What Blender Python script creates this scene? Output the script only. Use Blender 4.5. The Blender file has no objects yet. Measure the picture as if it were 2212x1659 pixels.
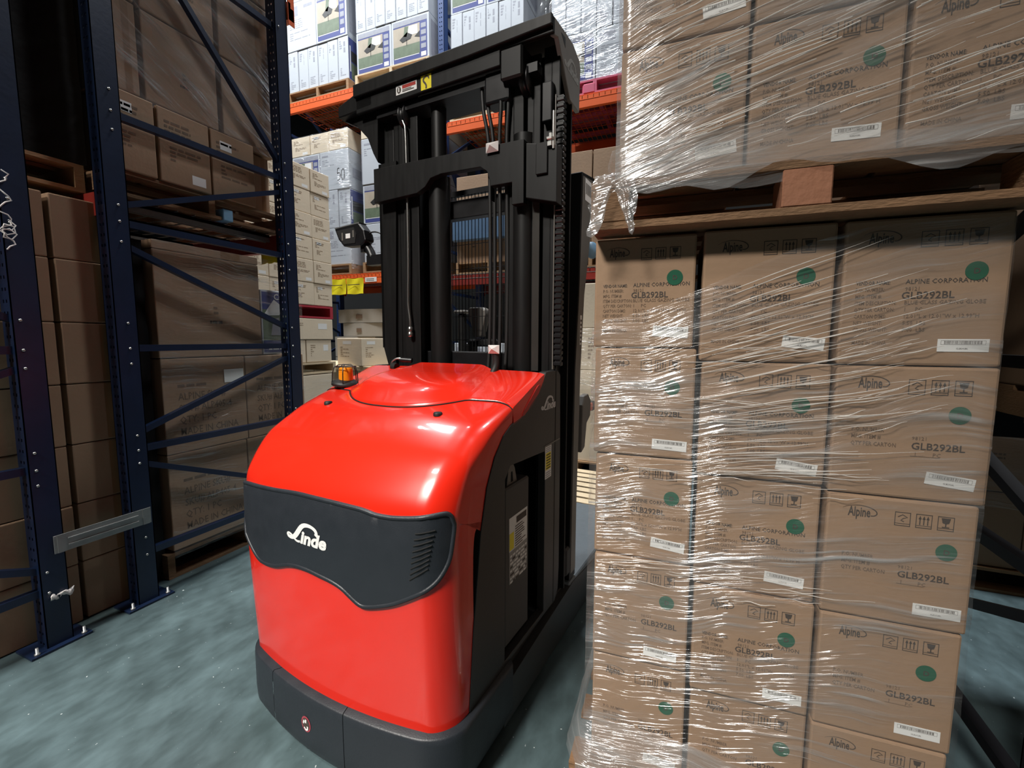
import bpy, bmesh, math, random
from mathutils import Vector, Matrix, geometry
random.seed(7)
C = bpy.context.scene.collection
PI = math.pi
# ------------------------------------------------------------------ materials
def nodes_of(name):
    m = bpy.data.materials.new(name); m.use_nodes = True
    nt = m.node_tree; nt.nodes.clear()
    return m, nt, nt.nodes, nt.links
def N(nt, t, **kw):
    n = nt.nodes.new(t)
    for k, v in kw.items():
        if k.startswith('i_'): n.inputs[k[2:].replace('_', ' ')].default_value = v
        else: setattr(n, k, v)
    return n
def mat(name, col, rough=.5, metal=0., var=.12, scale=9., bump=0., coat=0., spec=.5, bscale=None, stretch=(1, 1, 1), rvar=0.):
    m, nt, nd, L = nodes_of(name)
    out = N(nt, 'ShaderNodeOutputMaterial'); b = N(nt, 'ShaderNodeBsdfPrincipled')
    b.inputs['Roughness'].default_value = rough; b.inputs['Metallic'].default_value = metal
    b.inputs['Coat Weight'].default_value = coat; b.inputs['Coat Roughness'].default_value = .06
    b.inputs['Specular IOR Level'].default_value = spec
    L.new(b.outputs[0], out.inputs[0])
    tc = N(nt, 'ShaderNodeTexCoord'); mp = N(nt, 'ShaderNodeMapping'); mp.inputs['Scale'].default_value = stretch
    L.new(tc.outputs['Object'], mp.inputs['Vector'])
    no = N(nt, 'ShaderNodeTexNoise'); no.inputs['Scale'].default_value = scale; no.inputs['Detail'].default_value = 5
    L.new(mp.outputs[0], no.inputs['Vector'])
    mx = N(nt, 'ShaderNodeMix', data_type='RGBA')
    lo = [max(0, c * (1 - var)) for c in col]; hi = [min(1, c * (1 + var)) for c in col]
    mx.inputs[6].default_value = (*lo, 1); mx.inputs[7].default_value = (*hi, 1)
    L.new(no.outputs['Fac'], mx.inputs[0]); L.new(mx.outputs[2], b.inputs['Base Color'])
    if rvar:
        ma = N(nt, 'ShaderNodeMath', operation='MULTIPLY_ADD'); ma.inputs[1].default_value = rvar * 2; ma.inputs[2].default_value = rough - rvar
        L.new(no.outputs['Fac'], ma.inputs[0]); L.new(ma.outputs[0], b.inputs['Roughness'])
    if bump:
        n2 = N(nt, 'ShaderNodeTexNoise'); n2.inputs['Scale'].default_value = bscale or scale * 6; n2.inputs['Detail'].default_value = 3
        L.new(mp.outputs[0], n2.inputs['Vector'])
        bp = N(nt, 'ShaderNodeBump'); bp.inputs['Strength'].default_value = bump; bp.inputs['Distance'].default_value = .01
        L.new(n2.outputs['Fac'], bp.inputs['Height']); L.new(bp.outputs[0], b.inputs['Normal'])
    return m
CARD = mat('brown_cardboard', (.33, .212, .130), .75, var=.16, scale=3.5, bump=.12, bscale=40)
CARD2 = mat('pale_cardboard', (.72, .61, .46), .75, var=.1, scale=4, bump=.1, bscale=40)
CARDW = mat('white_cardboard', (.50, .53, .57), .55, var=.05, scale=5, bump=.05, bscale=30)
CARDG = mat('grey_cardboard', (.33, .30, .26), .7, var=.1, scale=4, bump=.1, bscale=30)
INK = mat('black_ink', (.06, .044, .035), .6, var=.3, scale=60)
INKB = mat('brown_ink', (.15, .095, .06), .7, var=.3, scale=40)
TAPE = mat('packing_tape', (.25, .14, .07), .28, var=.15, scale=6)
WHITE = mat('white_paper', (.82, .82, .80), .5, var=.03)
BLUE = mat('blue_print', (.06, .075, .24), .4, var=.15, scale=6)
GREEN = mat('green_print', (.13, .17, .11), .45, var=.4, scale=14)
TAN = mat('tan_print', (.42, .36, .28), .45, var=.3, scale=8)
GREYP = mat('grey_ink', (.31, .32, .37), .6, var=.2, scale=30)
DOTG = mat('green_sticker', (.012, .105, .055), .4, var=.12)
WOOD = mat('pallet_wood', (.32, .185, .09), .8, var=.35, scale=6, bump=.3, bscale=50, stretch=(1, 1, 4))
WOODD = mat('dark_worn_wood', (.19, .105, .052), .85, var=.5, scale=9, bump=.5, bscale=40, stretch=(1, 1, 4))
WOODP = mat('pale_pallet_wood', (.62, .49, .32), .8, var=.2, scale=6, bump=.25, bscale=50)
WOODR = mat('stained_pallet_block', (.30, .13, .07), .8, var=.3, scale=7, bump=.3, bscale=50)
REDW = mat('red_painted_wood', (.42, .03, .05), .6, var=.2)
PINK = mat('pink_plastic', (.62, .12, .20), .5, var=.12)
REDP = mat('red_paint', (.80, .022, .008), .24, var=.04, scale=2.5, coat=.7, rvar=.05)
REDD = mat('red_grip_shade', (.45, .02, .015), .4)
CHAR = mat('charcoal_plastic', (.018, .022, .028), .45, var=.12, scale=20, bump=.08, bscale=220, rvar=.08)
CHARM = mat('charcoal_paint', (.027, .026, .025), .42, var=.15, scale=10, bump=.05, bscale=200)
GREYM = mat('grey_painted_steel', (.15, .14, .125), .42, var=.12)
BLK = mat('black_steel', (.006, .006, .007), .38, var=.3, scale=12, rvar=.08)
BLKM = mat('black_mast_steel', (.0055, .0055, .0055), .46, spec=.35, var=.3, scale=14, stretch=(3, 3, .4), rvar=.08)
RAILG = mat('grey_rail_strip', (.06, .057, .052), .35, .5, var=.2)
GAPM = mat('dark_gap', (.004, .004, .004), .8)
STEEL = mat('bright_steel', (.55, .55, .53), .3, 1., var=.1)
GALV = mat('galvanised_steel', (.34, .35, .35), .42, .75, var=.2, scale=20)
RACKB = mat('blue_rack_paint', (.006, .015, .045), .38, var=.3, scale=7, bump=.04)
RACKL = mat('light_blue_rack_paint', (.035, .07, .20), .4, var=.2, scale=7)
RACKK = mat('black_rack_paint', (.006, .006, .008), .4, var=.3)
ORANGE = mat('orange_beam_paint', (.80, .13, .030), .42, var=.1, scale=5)
DRED = mat('dark_red_beam_paint', (.22, .018, .012), .45, var=.2)
YEL = mat('yellow_tag', (.85, .72, .02), .5, var=.06)
AMBER = mat('amber_lens', (.75, .23, .01), .2, var=.1)
LBLUE = mat('pale_blue_plastic', (.22, .42, .62), .4)
WPLAST = mat('white_plastic', (.75, .72, .70), .4)
RUBB = mat('black_rubber', (.012, .012, .012), .55, var=.2)
WALLM = mat('grey_wall_paint', (.06, .06, .058), .8, var=.1, scale=2)
CEILM = mat('ceiling_sheet', (.14, .14, .14), .7, var=.05)
def floor_mat():
    m, nt, nd, L = nodes_of('concrete_floor')
    out = N(nt, 'ShaderNodeOutputMaterial'); b = N(nt, 'ShaderNodeBsdfPrincipled'); L.new(b.outputs[0], out.inputs[0])
    tc = N(nt, 'ShaderNodeTexCoord')
    mp = N(nt, 'ShaderNodeMapping'); mp.inputs['Scale'].default_value = (1.7, .9, 1); mp.inputs['Rotation'].default_value = (0, 0, .3)
    L.new(tc.outputs['Object'], mp.inputs[0])
    n1 = N(nt, 'ShaderNodeTexNoise'); n1.inputs['Scale'].default_value = 1.1; n1.inputs['Detail'].default_value = 8; n1.inputs['Roughness'].default_value = .62
    n2 = N(nt, 'ShaderNodeTexNoise'); n2.inputs['Scale'].default_value = 9; n2.inputs['Detail'].default_value = 6
    n3 = N(nt, 'ShaderNodeTexNoise'); n3.inputs['Scale'].default_value = 60; n3.inputs['Detail'].default_value = 2
    L.new(mp.outputs[0], n1.inputs[0]); L.new(mp.outputs[0], n2.inputs[0]); L.new(tc.outputs['Object'], n3.inputs[0])
    r1 = N(nt, 'ShaderNodeValToRGB'); r1.color_ramp.elements[0].position = .34; r1.color_ramp.elements[1].position = .68
    r1.color_ramp.elements[0].color = (.042, .064, .068, 1); r1.color_ramp.elements[1].color = (.098, .145, .154, 1)
    L.new(n1.outputs[0], r1.inputs[0])
    r2 = N(nt, 'ShaderNodeValToRGB'); r2.color_ramp.elements[0].position = .36; r2.color_ramp.elements[1].position = .70
    r2.color_ramp.elements[0].color = (.80, .80, .80, 1); r2.color_ramp.elements[1].color = (1.22, 1.24, 1.26, 1)
    L.new(n2.outputs[0], r2.inputs[0])
    mx = N(nt, 'ShaderNodeMix', data_type='RGBA', blend_type='MULTIPLY'); mx.inputs[0].default_value = 1
    L.new(r1.outputs[0], mx.inputs[6]); L.new(r2.outputs[0], mx.inputs[7])
    # pale chips
    r3 = N(nt, 'ShaderNodeValToRGB'); r3.color_ramp.elements[0].position = .735; r3.color_ramp.elements[1].position = .76
    L.new(n3.outputs[0], r3.inputs[0])
    mx2 = N(nt, 'ShaderNodeMix', data_type='RGBA'); mx2.inputs[7].default_value = (.5, .55, .56, 1)
    L.new(r3.outputs[0], mx2.inputs[0]); L.new(mx.outputs[2], mx2.inputs[6]); L.new(mx2.outputs[2], b.inputs['Base Color'])
    rr = N(nt, 'ShaderNodeMath', operation='MULTIPLY_ADD'); rr.inputs[1].default_value = .35; rr.inputs[2].default_value = .28
    L.new(n2.outputs[0], rr.inputs[0]); L.new(rr.outputs[0], b.inputs['Roughness'])
    bp = N(nt, 'ShaderNodeBump'); bp.inputs['Strength'].default_value = .12; bp.inputs['Distance'].default_value = .01
    L.new(n2.outputs[0], bp.inputs['Height']); L.new(bp.outputs[0], b.inputs['Normal'])
    return m
FLOOR = floor_mat()
def film_mat(name, slope=.25, base=.05, amt=.45, seed=0., fine=70., patch=.12):
    """clear stretch film: mostly see-through, creases and folded layers milky and glossy"""
    m, nt, nd, L = nodes_of(name)
    out = N(nt, 'ShaderNodeOutputMaterial')
    tc = N(nt, 'ShaderNodeTexCoord'); sp = N(nt, 'ShaderNodeSeparateXYZ'); L.new(tc.outputs['Object'], sp.inputs[0])
    u = N(nt, 'ShaderNodeMath', operation='ADD'); L.new(sp.outputs[0], u.inputs[0]); L.new(sp.outputs[1], u.inputs[1])
    # slow wander so that the creases are not ruler-straight
    wn = N(nt, 'ShaderNodeTexNoise'); wn.inputs['Scale'].default_value = 2.2; wn.inputs['Detail'].default_value = 2; L.new(tc.outputs['Object'], wn.inputs[0])
    us = N(nt, 'ShaderNodeMath', operation='MULTIPLY'); L.new(u.outputs[0], us.inputs[0]); us.inputs[1].default_value = slope
    v0 = N(nt, 'ShaderNodeMath', operation='SUBTRACT'); L.new(sp.outputs[2], v0.inputs[0]); L.new(us.outputs[0], v0.inputs[1])
    v = N(nt, 'ShaderNodeMath', operation='MULTIPLY_ADD'); L.new(wn.outputs[0], v.inputs[0]); v.inputs[1].default_value = .16; L.new(v0.outputs[0], v.inputs[2])
    def streak(su, sv, lo, hi, w):
        a = N(nt, 'ShaderNodeMath', operation='MULTIPLY'); L.new(u.outputs[0], a.inputs[0]); a.inputs[1].default_value = su
        c = N(nt, 'ShaderNodeMath', operation='MULTIPLY'); L.new(v.outputs[0], c.inputs[0]); c.inputs[1].default_value = sv
        cb = N(nt, 'ShaderNodeCombineXYZ'); L.new(a.outputs[0], cb.inputs[0]); L.new(c.outputs[0], cb.inputs[1]); cb.inputs[2].default_value = seed + w
        n = N(nt, 'ShaderNodeTexNoise'); n.inputs['Scale'].default_value = 1; n.inputs['Detail'].default_value = 2.5; L.new(cb.outputs[0], n.inputs[0])
        r = N(nt, 'ShaderNodeMapRange'); r.inputs[1].default_value = lo; r.inputs[2].default_value = hi; L.new(n.outputs[0], r.inputs[0])
        return n, r
    n1, s1 = streak(2.2, fine, .56, .74, 1.)
    n2, s2 = streak(5., fine * 2.1, .60, .76, 5.)
    n3, s3 = streak(2.5, 9., .42, .72, 9.)
    ad = N(nt, 'ShaderNodeMath', operation='ADD'); L.new(s1.outputs[0], ad.inputs[0]); L.new(s2.outputs[0], ad.inputs[1])
    mod = N(nt, 'ShaderNodeMath', operation='MULTIPLY'); L.new(ad.outputs[0], mod.inputs[0]); L.new(s3.outputs[0], mod.inputs[1])
    f1 = N(nt, 'ShaderNodeMath', operation='MULTIPLY_ADD'); L.new(mod.outputs[0], f1.inputs[0]); f1.inputs[1].default_value = amt; f1.inputs[2].default_value = base
    f2 = N(nt, 'ShaderNodeMath', operation='MULTIPLY_ADD', use_clamp=True); L.new(s3.outputs[0], f2.inputs[0]); f2.inputs[1].default_value = patch; L.new(f1.outputs[0], f2.inputs[2])
    hb = N(nt, 'ShaderNodeMath', operation='ADD'); L.new(n1.outputs[0], hb.inputs[0]); L.new(n2.outputs[0], hb.inputs[1])
    bp = N(nt, 'ShaderNodeBump'); bp.inputs['Strength'].default_value = .9; bp.inputs['Distance'].default_value = .012; L.new(hb.outputs[0], bp.inputs['Height'])
    tr = N(nt, 'ShaderNodeBsdfTransparent')
    gl = N(nt, 'ShaderNodeBsdfGlossy'); gl.inputs['Roughness'].default_value = .16; gl.inputs['Color'].default_value = (.95, .97, 1, 1); L.new(bp.outputs[0], gl.inputs['Normal'])
    df = N(nt, 'ShaderNodeBsdfDiffuse'); df.inputs['Color'].default_value = (.86, .85, .84, 1)
    gm = N(nt, 'ShaderNodeMixShader'); gm.inputs[0].default_value = .62; L.new(df.outputs[0], gm.inputs[1]); L.new(gl.outputs[0], gm.inputs[2])
    mx = N(nt, 'ShaderNodeMixShader'); L.new(f2.outputs[0], mx.inputs[0]); L.new(tr.outputs[0], mx.inputs[1]); L.new(gm.outputs[0], mx.inputs[2])
    L.new(mx.outputs[0], out.inputs[0])
    return m
STRAND = None
def strand_mat():
    m, nt, nd, L = nodes_of('glint_film')
    out = N(nt, 'ShaderNodeOutputMaterial'); tr = N(nt, 'ShaderNodeBsdfTransparent')
    b = N(nt, 'ShaderNodeBsdfPrincipled'); b.inputs['Base Color'].default_value = (.85, .82, .78, 1); b.inputs['Roughness'].default_value = .18; b.inputs['Specular IOR Level'].default_value = .9
    no = N(nt, 'ShaderNodeTexNoise'); no.inputs['Scale'].default_value = 14; tc = N(nt, 'ShaderNodeTexCoord'); L.new(tc.outputs['Object'], no.inputs[0])
    r = N(nt, 'ShaderNodeMapRange'); r.inputs[1].default_value = .3; r.inputs[2].default_value = .65; r.inputs[3].default_value = .12; r.inputs[4].default_value = .75
    L.new(no.outputs[0], r.inputs[0])
    mx = N(nt, 'ShaderNodeMixShader'); L.new(r.outputs[0], mx.inputs[0]); L.new(tr.outputs[0], mx.inputs[1]); L.new(b.outputs[0], mx.inputs[2]); L.new(mx.outputs[0], out.inputs[0])
    return m
STRAND = strand_mat()
# ------------------------------------------------------------------ mesh helper
TXT = {}
def text_mesh(s, bold=0., shear=0., align='LEFT', res=2):
    k = (s, bold, shear, align, res)
    if k not in TXT:
        cu = bpy.data.curves.new('lettering', 'FONT'); cu.body = s; cu.size = 1; cu.resolution_u = res; cu.offset = bold; cu.shear = shear; cu.align_x = align; cu.fill_mode = 'FRONT'
        o = bpy.data.objects.new('lettering', cu); C.objects.link(o)
        dg = bpy.context.evaluated_depsgraph_get(); dg.update()
        me = bpy.data.meshes.new_from_object(o.evaluated_get(dg))
        TXT[k] = ([(v.co.x, v.co.y) for v in me.vertices], [tuple(p.vertices) for p in me.polygons])
        bpy.data.objects.remove(o); bpy.data.meshes.remove(me); bpy.data.curves.remove(cu)
    return TXT[k]
class MB:
    def __init__(s): s.v = []; s.f = []; s.m = []; s.sm = []
    def add(s, vs, fs, m=0, smooth=False):
        b = len(s.v); s.v += [tuple(p) for p in vs]
        for f in fs: s.f.append(tuple(b + i for i in f)); s.m.append(m); s.sm.append(smooth)
        return s
    def bx(s, x0, x1, y0, y1, z0, z1, m=0):
        return s.add([(x0, y0, z0), (x1, y0, z0), (x1, y1, z0), (x0, y1, z0), (x0, y0, z1), (x1, y0, z1), (x1, y1, z1), (x0, y1, z1)],
                     [(0, 3, 2, 1), (4, 5, 6, 7), (0, 1, 5, 4), (1, 2, 6, 5), (2, 3, 7, 6), (3, 0, 4, 7)], m)
    def rbx(s, x0, x1, y0, y1, z0, z1, r=.004, m=0, seg=1):
        bm = bmesh.new(); bmesh.ops.create_cube(bm, size=1)
        for v in bm.verts: v.co = ((x0 + x1) / 2 + v.co.x * (x1 - x0), (y0 + y1) / 2 + v.co.y * (y1 - y0), (z0 + z1) / 2 + v.co.z * (z1 - z0))
        bmesh.ops.bevel(bm, geom=bm.edges[:], offset=r, segments=seg, profile=.5, affect='EDGES')
        bm.verts.index_update()
        s.add([v.co[:] for v in bm.verts], [[v.index for v in f.verts] for f in bm.faces], m); bm.free(); return s
    def prism(s, poly, axis, lo, hi, m=0):
        """extrude a closed polygon: axis 'x': poly=(y,z), 'y': (x,z), 'z': (x,y)"""
        def P(p, t): return {'x': (t, p[0], p[1]), 'y': (p[0], t, p[1]), 'z': (p[0], p[1], t)}[axis]
        n = len(poly); tri = geometry.tessellate_polygon([[Vector((p[0], p[1], 0)) for p in poly]])
        vs = [P(p, lo) for p in poly] + [P(p, hi) for p in poly]
        fs = [tuple(t) for t in tri] + [tuple(i + n for i in reversed(t)) for t in tri] + [(i, (i + 1) % n, (i + 1) % n + n, i + n) for i in range(n)]
        return s.add(vs, fs, m)
    def plate(s, loops, axis, lo, hi, m=0):
        """polygon with holes, extruded"""
        def P(p, t): return {'x': (t, p[0], p[1]), 'y': (p[0], t, p[1]), 'z': (p[0], p[1], t)}[axis]
        tri = geometry.tessellate_polygon([[Vector((p[0], p[1], 0)) for p in l] for l in loops]); fl = [p for l in loops for p in l]; n = len(fl)
        fs = [tuple(t) for t in tri] + [tuple(i + n for i in reversed(t)) for t in tri]; b = 0
        for l in loops:
            k = len(l)
            fs += [(b + i, b + (i + 1) % k, b + (i + 1) % k + n, b + i + n) for i in range(k)]; b += k
        return s.add([P(p, lo) for p in fl] + [P(p, hi) for p in fl], fs, m)
    def tube(s, path, r, n=8, m=0, smooth=True, caps=True):
        path = [Vector(p) for p in path]; rings = []; up = None
        rs = r if isinstance(r, (list, tuple)) else [r] * len(path)
        for i, p in enumerate(path):
            d = (path[min(i + 1, len(path) - 1)] - path[max(i - 1, 0)]).normalized()
            if up is None: up = d.orthogonal().normalized()
            up = (up - d * up.dot(d)).normalized(); w = d.cross(up)
            rings.append([p + (up * math.cos(2 * PI * k / n) + w * math.sin(2 * PI * k / n)) * rs[i] for k in range(n)])
        vs = [q for ring in rings for q in ring]; fs = []
        for i in range(len(path) - 1):
            for k in range(n): fs.append((i * n + k, i * n + (k + 1) % n, (i + 1) * n + (k + 1) % n, (i + 1) * n + k))
        s.add(vs, fs, m, smooth)
        if caps: s.add(rings[0], [tuple(reversed(range(n)))], m); s.add(rings[-1], [tuple(range(n))], m)
        return s
    def bar(s, p0, p1, w, h, m=0, up=(0, 0, 1)):
        """rectangular bar between two points; h along 'up', w across"""
        p0 = Vector(p0); p1 = Vector(p1); d = (p1 - p0).normalized(); u = Vector(up); u = (u - d * u.dot(d)).normalized(); a = d.cross(u)
        vs = [p + a * sx * w / 2 + u * sz * h / 2 for p in (p0, p1) for sx, sz in ((-1, -1), (1, -1), (1, 1), (-1, 1))]
        return s.add(vs, [(0, 1, 2, 3), (7, 6, 5, 4), (0, 4, 5, 1), (1, 5, 6, 2), (2, 6, 7, 3), (3, 7, 4, 0)], m)
    def lathe(s, prof, c=(0, 0, 0), n=20, m=0, smooth=True, M=None):
        vs = []; fs = []
        for r, z in prof:
            for k in range(n): vs.append((c[0] + r * math.cos(2 * PI * k / n), c[1] + r * math.sin(2 * PI * k / n), c[2] + z))
        for i in range(len(prof) - 1):
            for k in range(n): fs.append((i * n + k, i * n + (k + 1) % n, (i + 1) * n + (k + 1) % n, (i + 1) * n + k))
        if M is not None: vs = [tuple(M @ Vector(p)) for p in vs]
        return s.add(vs, fs, m, smooth)
    def grid(s, rows, m=0, smooth=True, flip=False):
        nc = len(rows[0]); vs = [p for r in rows for p in r]; fs = []
        for i in range(len(rows) - 1):
            for j in range(nc - 1):
                q = (i * nc + j, i * nc + j + 1, (i + 1) * nc + j + 1, (i + 1) * nc + j); fs.append(q[::-1] if flip else q)
        return s.add(vs, fs, m, smooth)
    def flat(s, vs2, fs, fn, m=0): return s.add([fn(*p) for p in vs2], fs, m)
    def text(s, t, size, fn, x=0, y=0, m=0, bold=0., shear=0., align='LEFT', sx=1., res=2):
        vs, fs = text_mesh(t, bold, shear, align, res)
        return s.flat([(x + a * size * sx, y + b * size) for a, b in vs], fs, fn, m)
    def rect(s, x0, x1, y0, y1, fn, m=0): return s.flat([(x0, y0), (x1, y0), (x1, y1), (x0, y1)], [(0, 1, 2, 3)], fn, m)
    def ribbon(s, pts, w, fn, m=0):
        ws = w if isinstance(w, (list, tuple)) else [w] * len(pts); vs = []
        for i, p in enumerate(pts):
            a = pts[max(i - 1, 0)]; b = pts[min(i + 1, len(pts) - 1)]; dx, dy = b[0] - a[0], b[1] - a[1]; l = math.hypot(dx, dy) or 1
            vs += [(p[0] - dy / l * ws[i] / 2, p[1] + dx / l * ws[i] / 2), (p[0] + dy / l * ws[i] / 2, p[1] - dx / l * ws[i] / 2)]
        return s.flat(vs, [(2 * i + 1, 2 * i + 3, 2 * i + 2, 2 * i) for i in range(len(pts) - 1)], fn, m)
    def mesh(s, name, mats, fixn=False):
        me = bpy.data.meshes.new(name); me.from_pydata([tuple(v) for v in s.v], [], s.f)
        for mm in (mats if isinstance(mats, (list, tuple)) else [mats]): me.materials.append(mm)
        me.polygons.foreach_set('material_index', s.m); me.polygons.foreach_set('use_smooth', s.sm)
        if fixn:
            bm = bmesh.new(); bm.from_mesh(me); bmesh.ops.recalc_face_normals(bm, faces=bm.faces[:]); bm.to_mesh(me); bm.free()
        me.update(); return me
    def build(s, name, mats, parent=None, loc=None, rotz=0, label=None, fixn=True, bevel=0, solid=0):
        o = bpy.data.objects.new(name, s.mesh(name, mats, fixn)); C.objects.link(o)
        if parent is not None: o.parent = parent
        if loc is not None: o.location = loc
        if rotz: o.rotation_euler = (0, 0, rotz)
        if label: o['label'] = label
        if solid:
            md = o.modifiers.new('thickness', 'SOLIDIFY'); md.thickness = solid; md.offset = -1
        if bevel:
            md = o.modifiers.new('edge', 'BEVEL'); md.width = bevel; md.segments = 2; md.limit_method = 'ANGLE'; md.angle_limit = .6
        return o
def spline(pts, k=6):
    out = []; n = len(pts)
    for i in range(n - 1):
        p0, p1, p2, p3 = pts[max(i - 1, 0)], pts[i], pts[i + 1], pts[min(i + 2, n - 1)]
        for j in range(k):
            t = j / k
            out.append(tuple(.5 * (2 * b + (c - a) * t + (2 * a - 5 * b + 4 * c - d) * t * t + (3 * b - a - 3 * c + d) * t ** 3) for a, b, c, d in zip(p0, p1, p2, p3)))
    return out + [tuple(pts[-1])]
def sst(x): x = max(0, min(1, x)); return x * x * (3 - 2 * x)
def tag(o, label, cat, group=None, kind=None):
    o['label'] = label; o['category'] = cat
    if group: o['group'] = group
    if kind: o['kind'] = kind
    return o
def thing(name, label, cat, loc=(0, 0, 0), rotz=0, group=None):
    o = bpy.data.objects.new(name, None); C.objects.link(o); o.empty_display_size = .1
    o.location = loc; o.rotation_euler = (0, 0, rotz); return tag(o, label, cat, group)
def dup(o, parent=None):
    c = o.copy(); C.objects.link(c)
    if parent is not None: c.parent = parent
    for ch in list(o.children): dup(ch, c)
    return c
def dup_thing(o, label, loc, rotz=0, group=None):
    c = dup(o); c.location = loc; c.rotation_euler = (0, 0, rotz); c['label'] = label
    if group: c['group'] = group
    elif 'group' in c: del c['group']
    return c
def struct(name, mb, m, label=None):
    o = mb.build(name, m); o['kind'] = 'structure'
    if label: o['label'] = label
    return o
# ------------------------------------------------------------------ lettering and marks
def linde(mb, fn, x, y, s, m=0):
    """the maker's script mark; s = overall width"""
    q = lambda pts: [(x + a * s, y + b * .69 * s) for a, b in pts]
    arch = spline([(.735, .275), (.755, .33), (.735, .40), (.66, .455), (.56, .475), (.46, .455), (.385, .39), (.31, .27), (.235, .15), (.165, .085), (.09, .065), (.03, .085), (.012, .125), (.05, .155), (.11, .14), (.17, .085), (.235, .025), (.30, .012), (.345, .03)], 4)
    n = len(arch); w = []
    for i in range(n):
        t = i / (n - 1)
        w.append(s * (.050 + .046 * math.exp(-((t - .40) / .14) ** 2) + .02 * math.exp(-((t - .05) / .08) ** 2) - .012 * (t > .62)))
    mb.ribbon(q(arch), w, fn, m)
    mb.text('inde', .305 * s, fn, x + .345 * s, y, m, bold=.042, shear=.25, sx=1.16, res=3)
def alpine(mb, fn, x, y, s, m=1):
    """'Alpine' with the swoosh over it; s = width"""
    mb.text('Alpine', .50 * s, fn, x + .10 * s, y, m, bold=.022, sx=.53, res=2)
    arc = spline([(-.08, .27), (.1, .36), (.4, .41), (.72, .37), (.93, .26), (.98, .14), (.90, .06), (.80, .05)], 4)
    mb.ribbon([(x + a * s, y + b * s) for a, b in arc], [s * .006 + s * .028 * min(1, i / 18) for i in range(len(arc))], fn, m)
def icons(mb, fn, x, y, s, m=1):
    for k in range(3):
        X = x + k * s * 1.32; t = s * .05
        for r in ((X, X + s, y, y + t), (X, X + s, y + s * 1.05, y + s * 1.05 + t), (X, X + t, y, y + s * 1.1), (X + s - t, X + s, y, y + s * 1.1), (X, X + s, y + s * .17, y + s * .17 + t * .7)): mb.rect(*r, fn, m)
        if k == 0:
            mb.ribbon([(X + s * .2, y + s * .7), (X + s * .5, y + s * .9), (X + s * .8, y + s * .7), (X + s * .55, y + s * .62), (X + s * .4, y + s * .45), (X + s * .6, y + s * .35)], s * .06, fn, m)
        elif k == 1:
            for j in range(3):
                cx = X + s * (.26 + .24 * j)
                mb.rect(cx - s * .035, cx + s * .035, y + s * .26, y + s * .75, fn, m)
                mb.flat([(cx - s * .1, y + s * .7), (cx + s * .1, y + s * .7), (cx, y + s * .97)], [(0, 1, 2)], fn, m)
        else:
            mb.flat([(X + s * .22, y + s * .98), (X + s * .78, y + s * .98), (X + s * .7, y + s * .6), (X + s * .5, y + s * .52), (X + s * .3, y + s * .6)], [(0, 4, 3, 2, 1)], fn, m)
            mb.rect(X + s * .46, X + s * .54, y + s * .3, y + s * .55, fn, m); mb.rect(X + s * .28, X + s * .72, y + s * .24, y + s * .31, fn, m)
def barcode(mb, fn, x, y, w, h, rnd, m=1):
    X = x
    while X < x + w:
        b = rnd.choice((.006, .01, .016)) * w; mb.rect(X, min(X + b, x + w), y, y + h, fn, m); X += b + rnd.choice((.006, .012, .02)) * w
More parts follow.
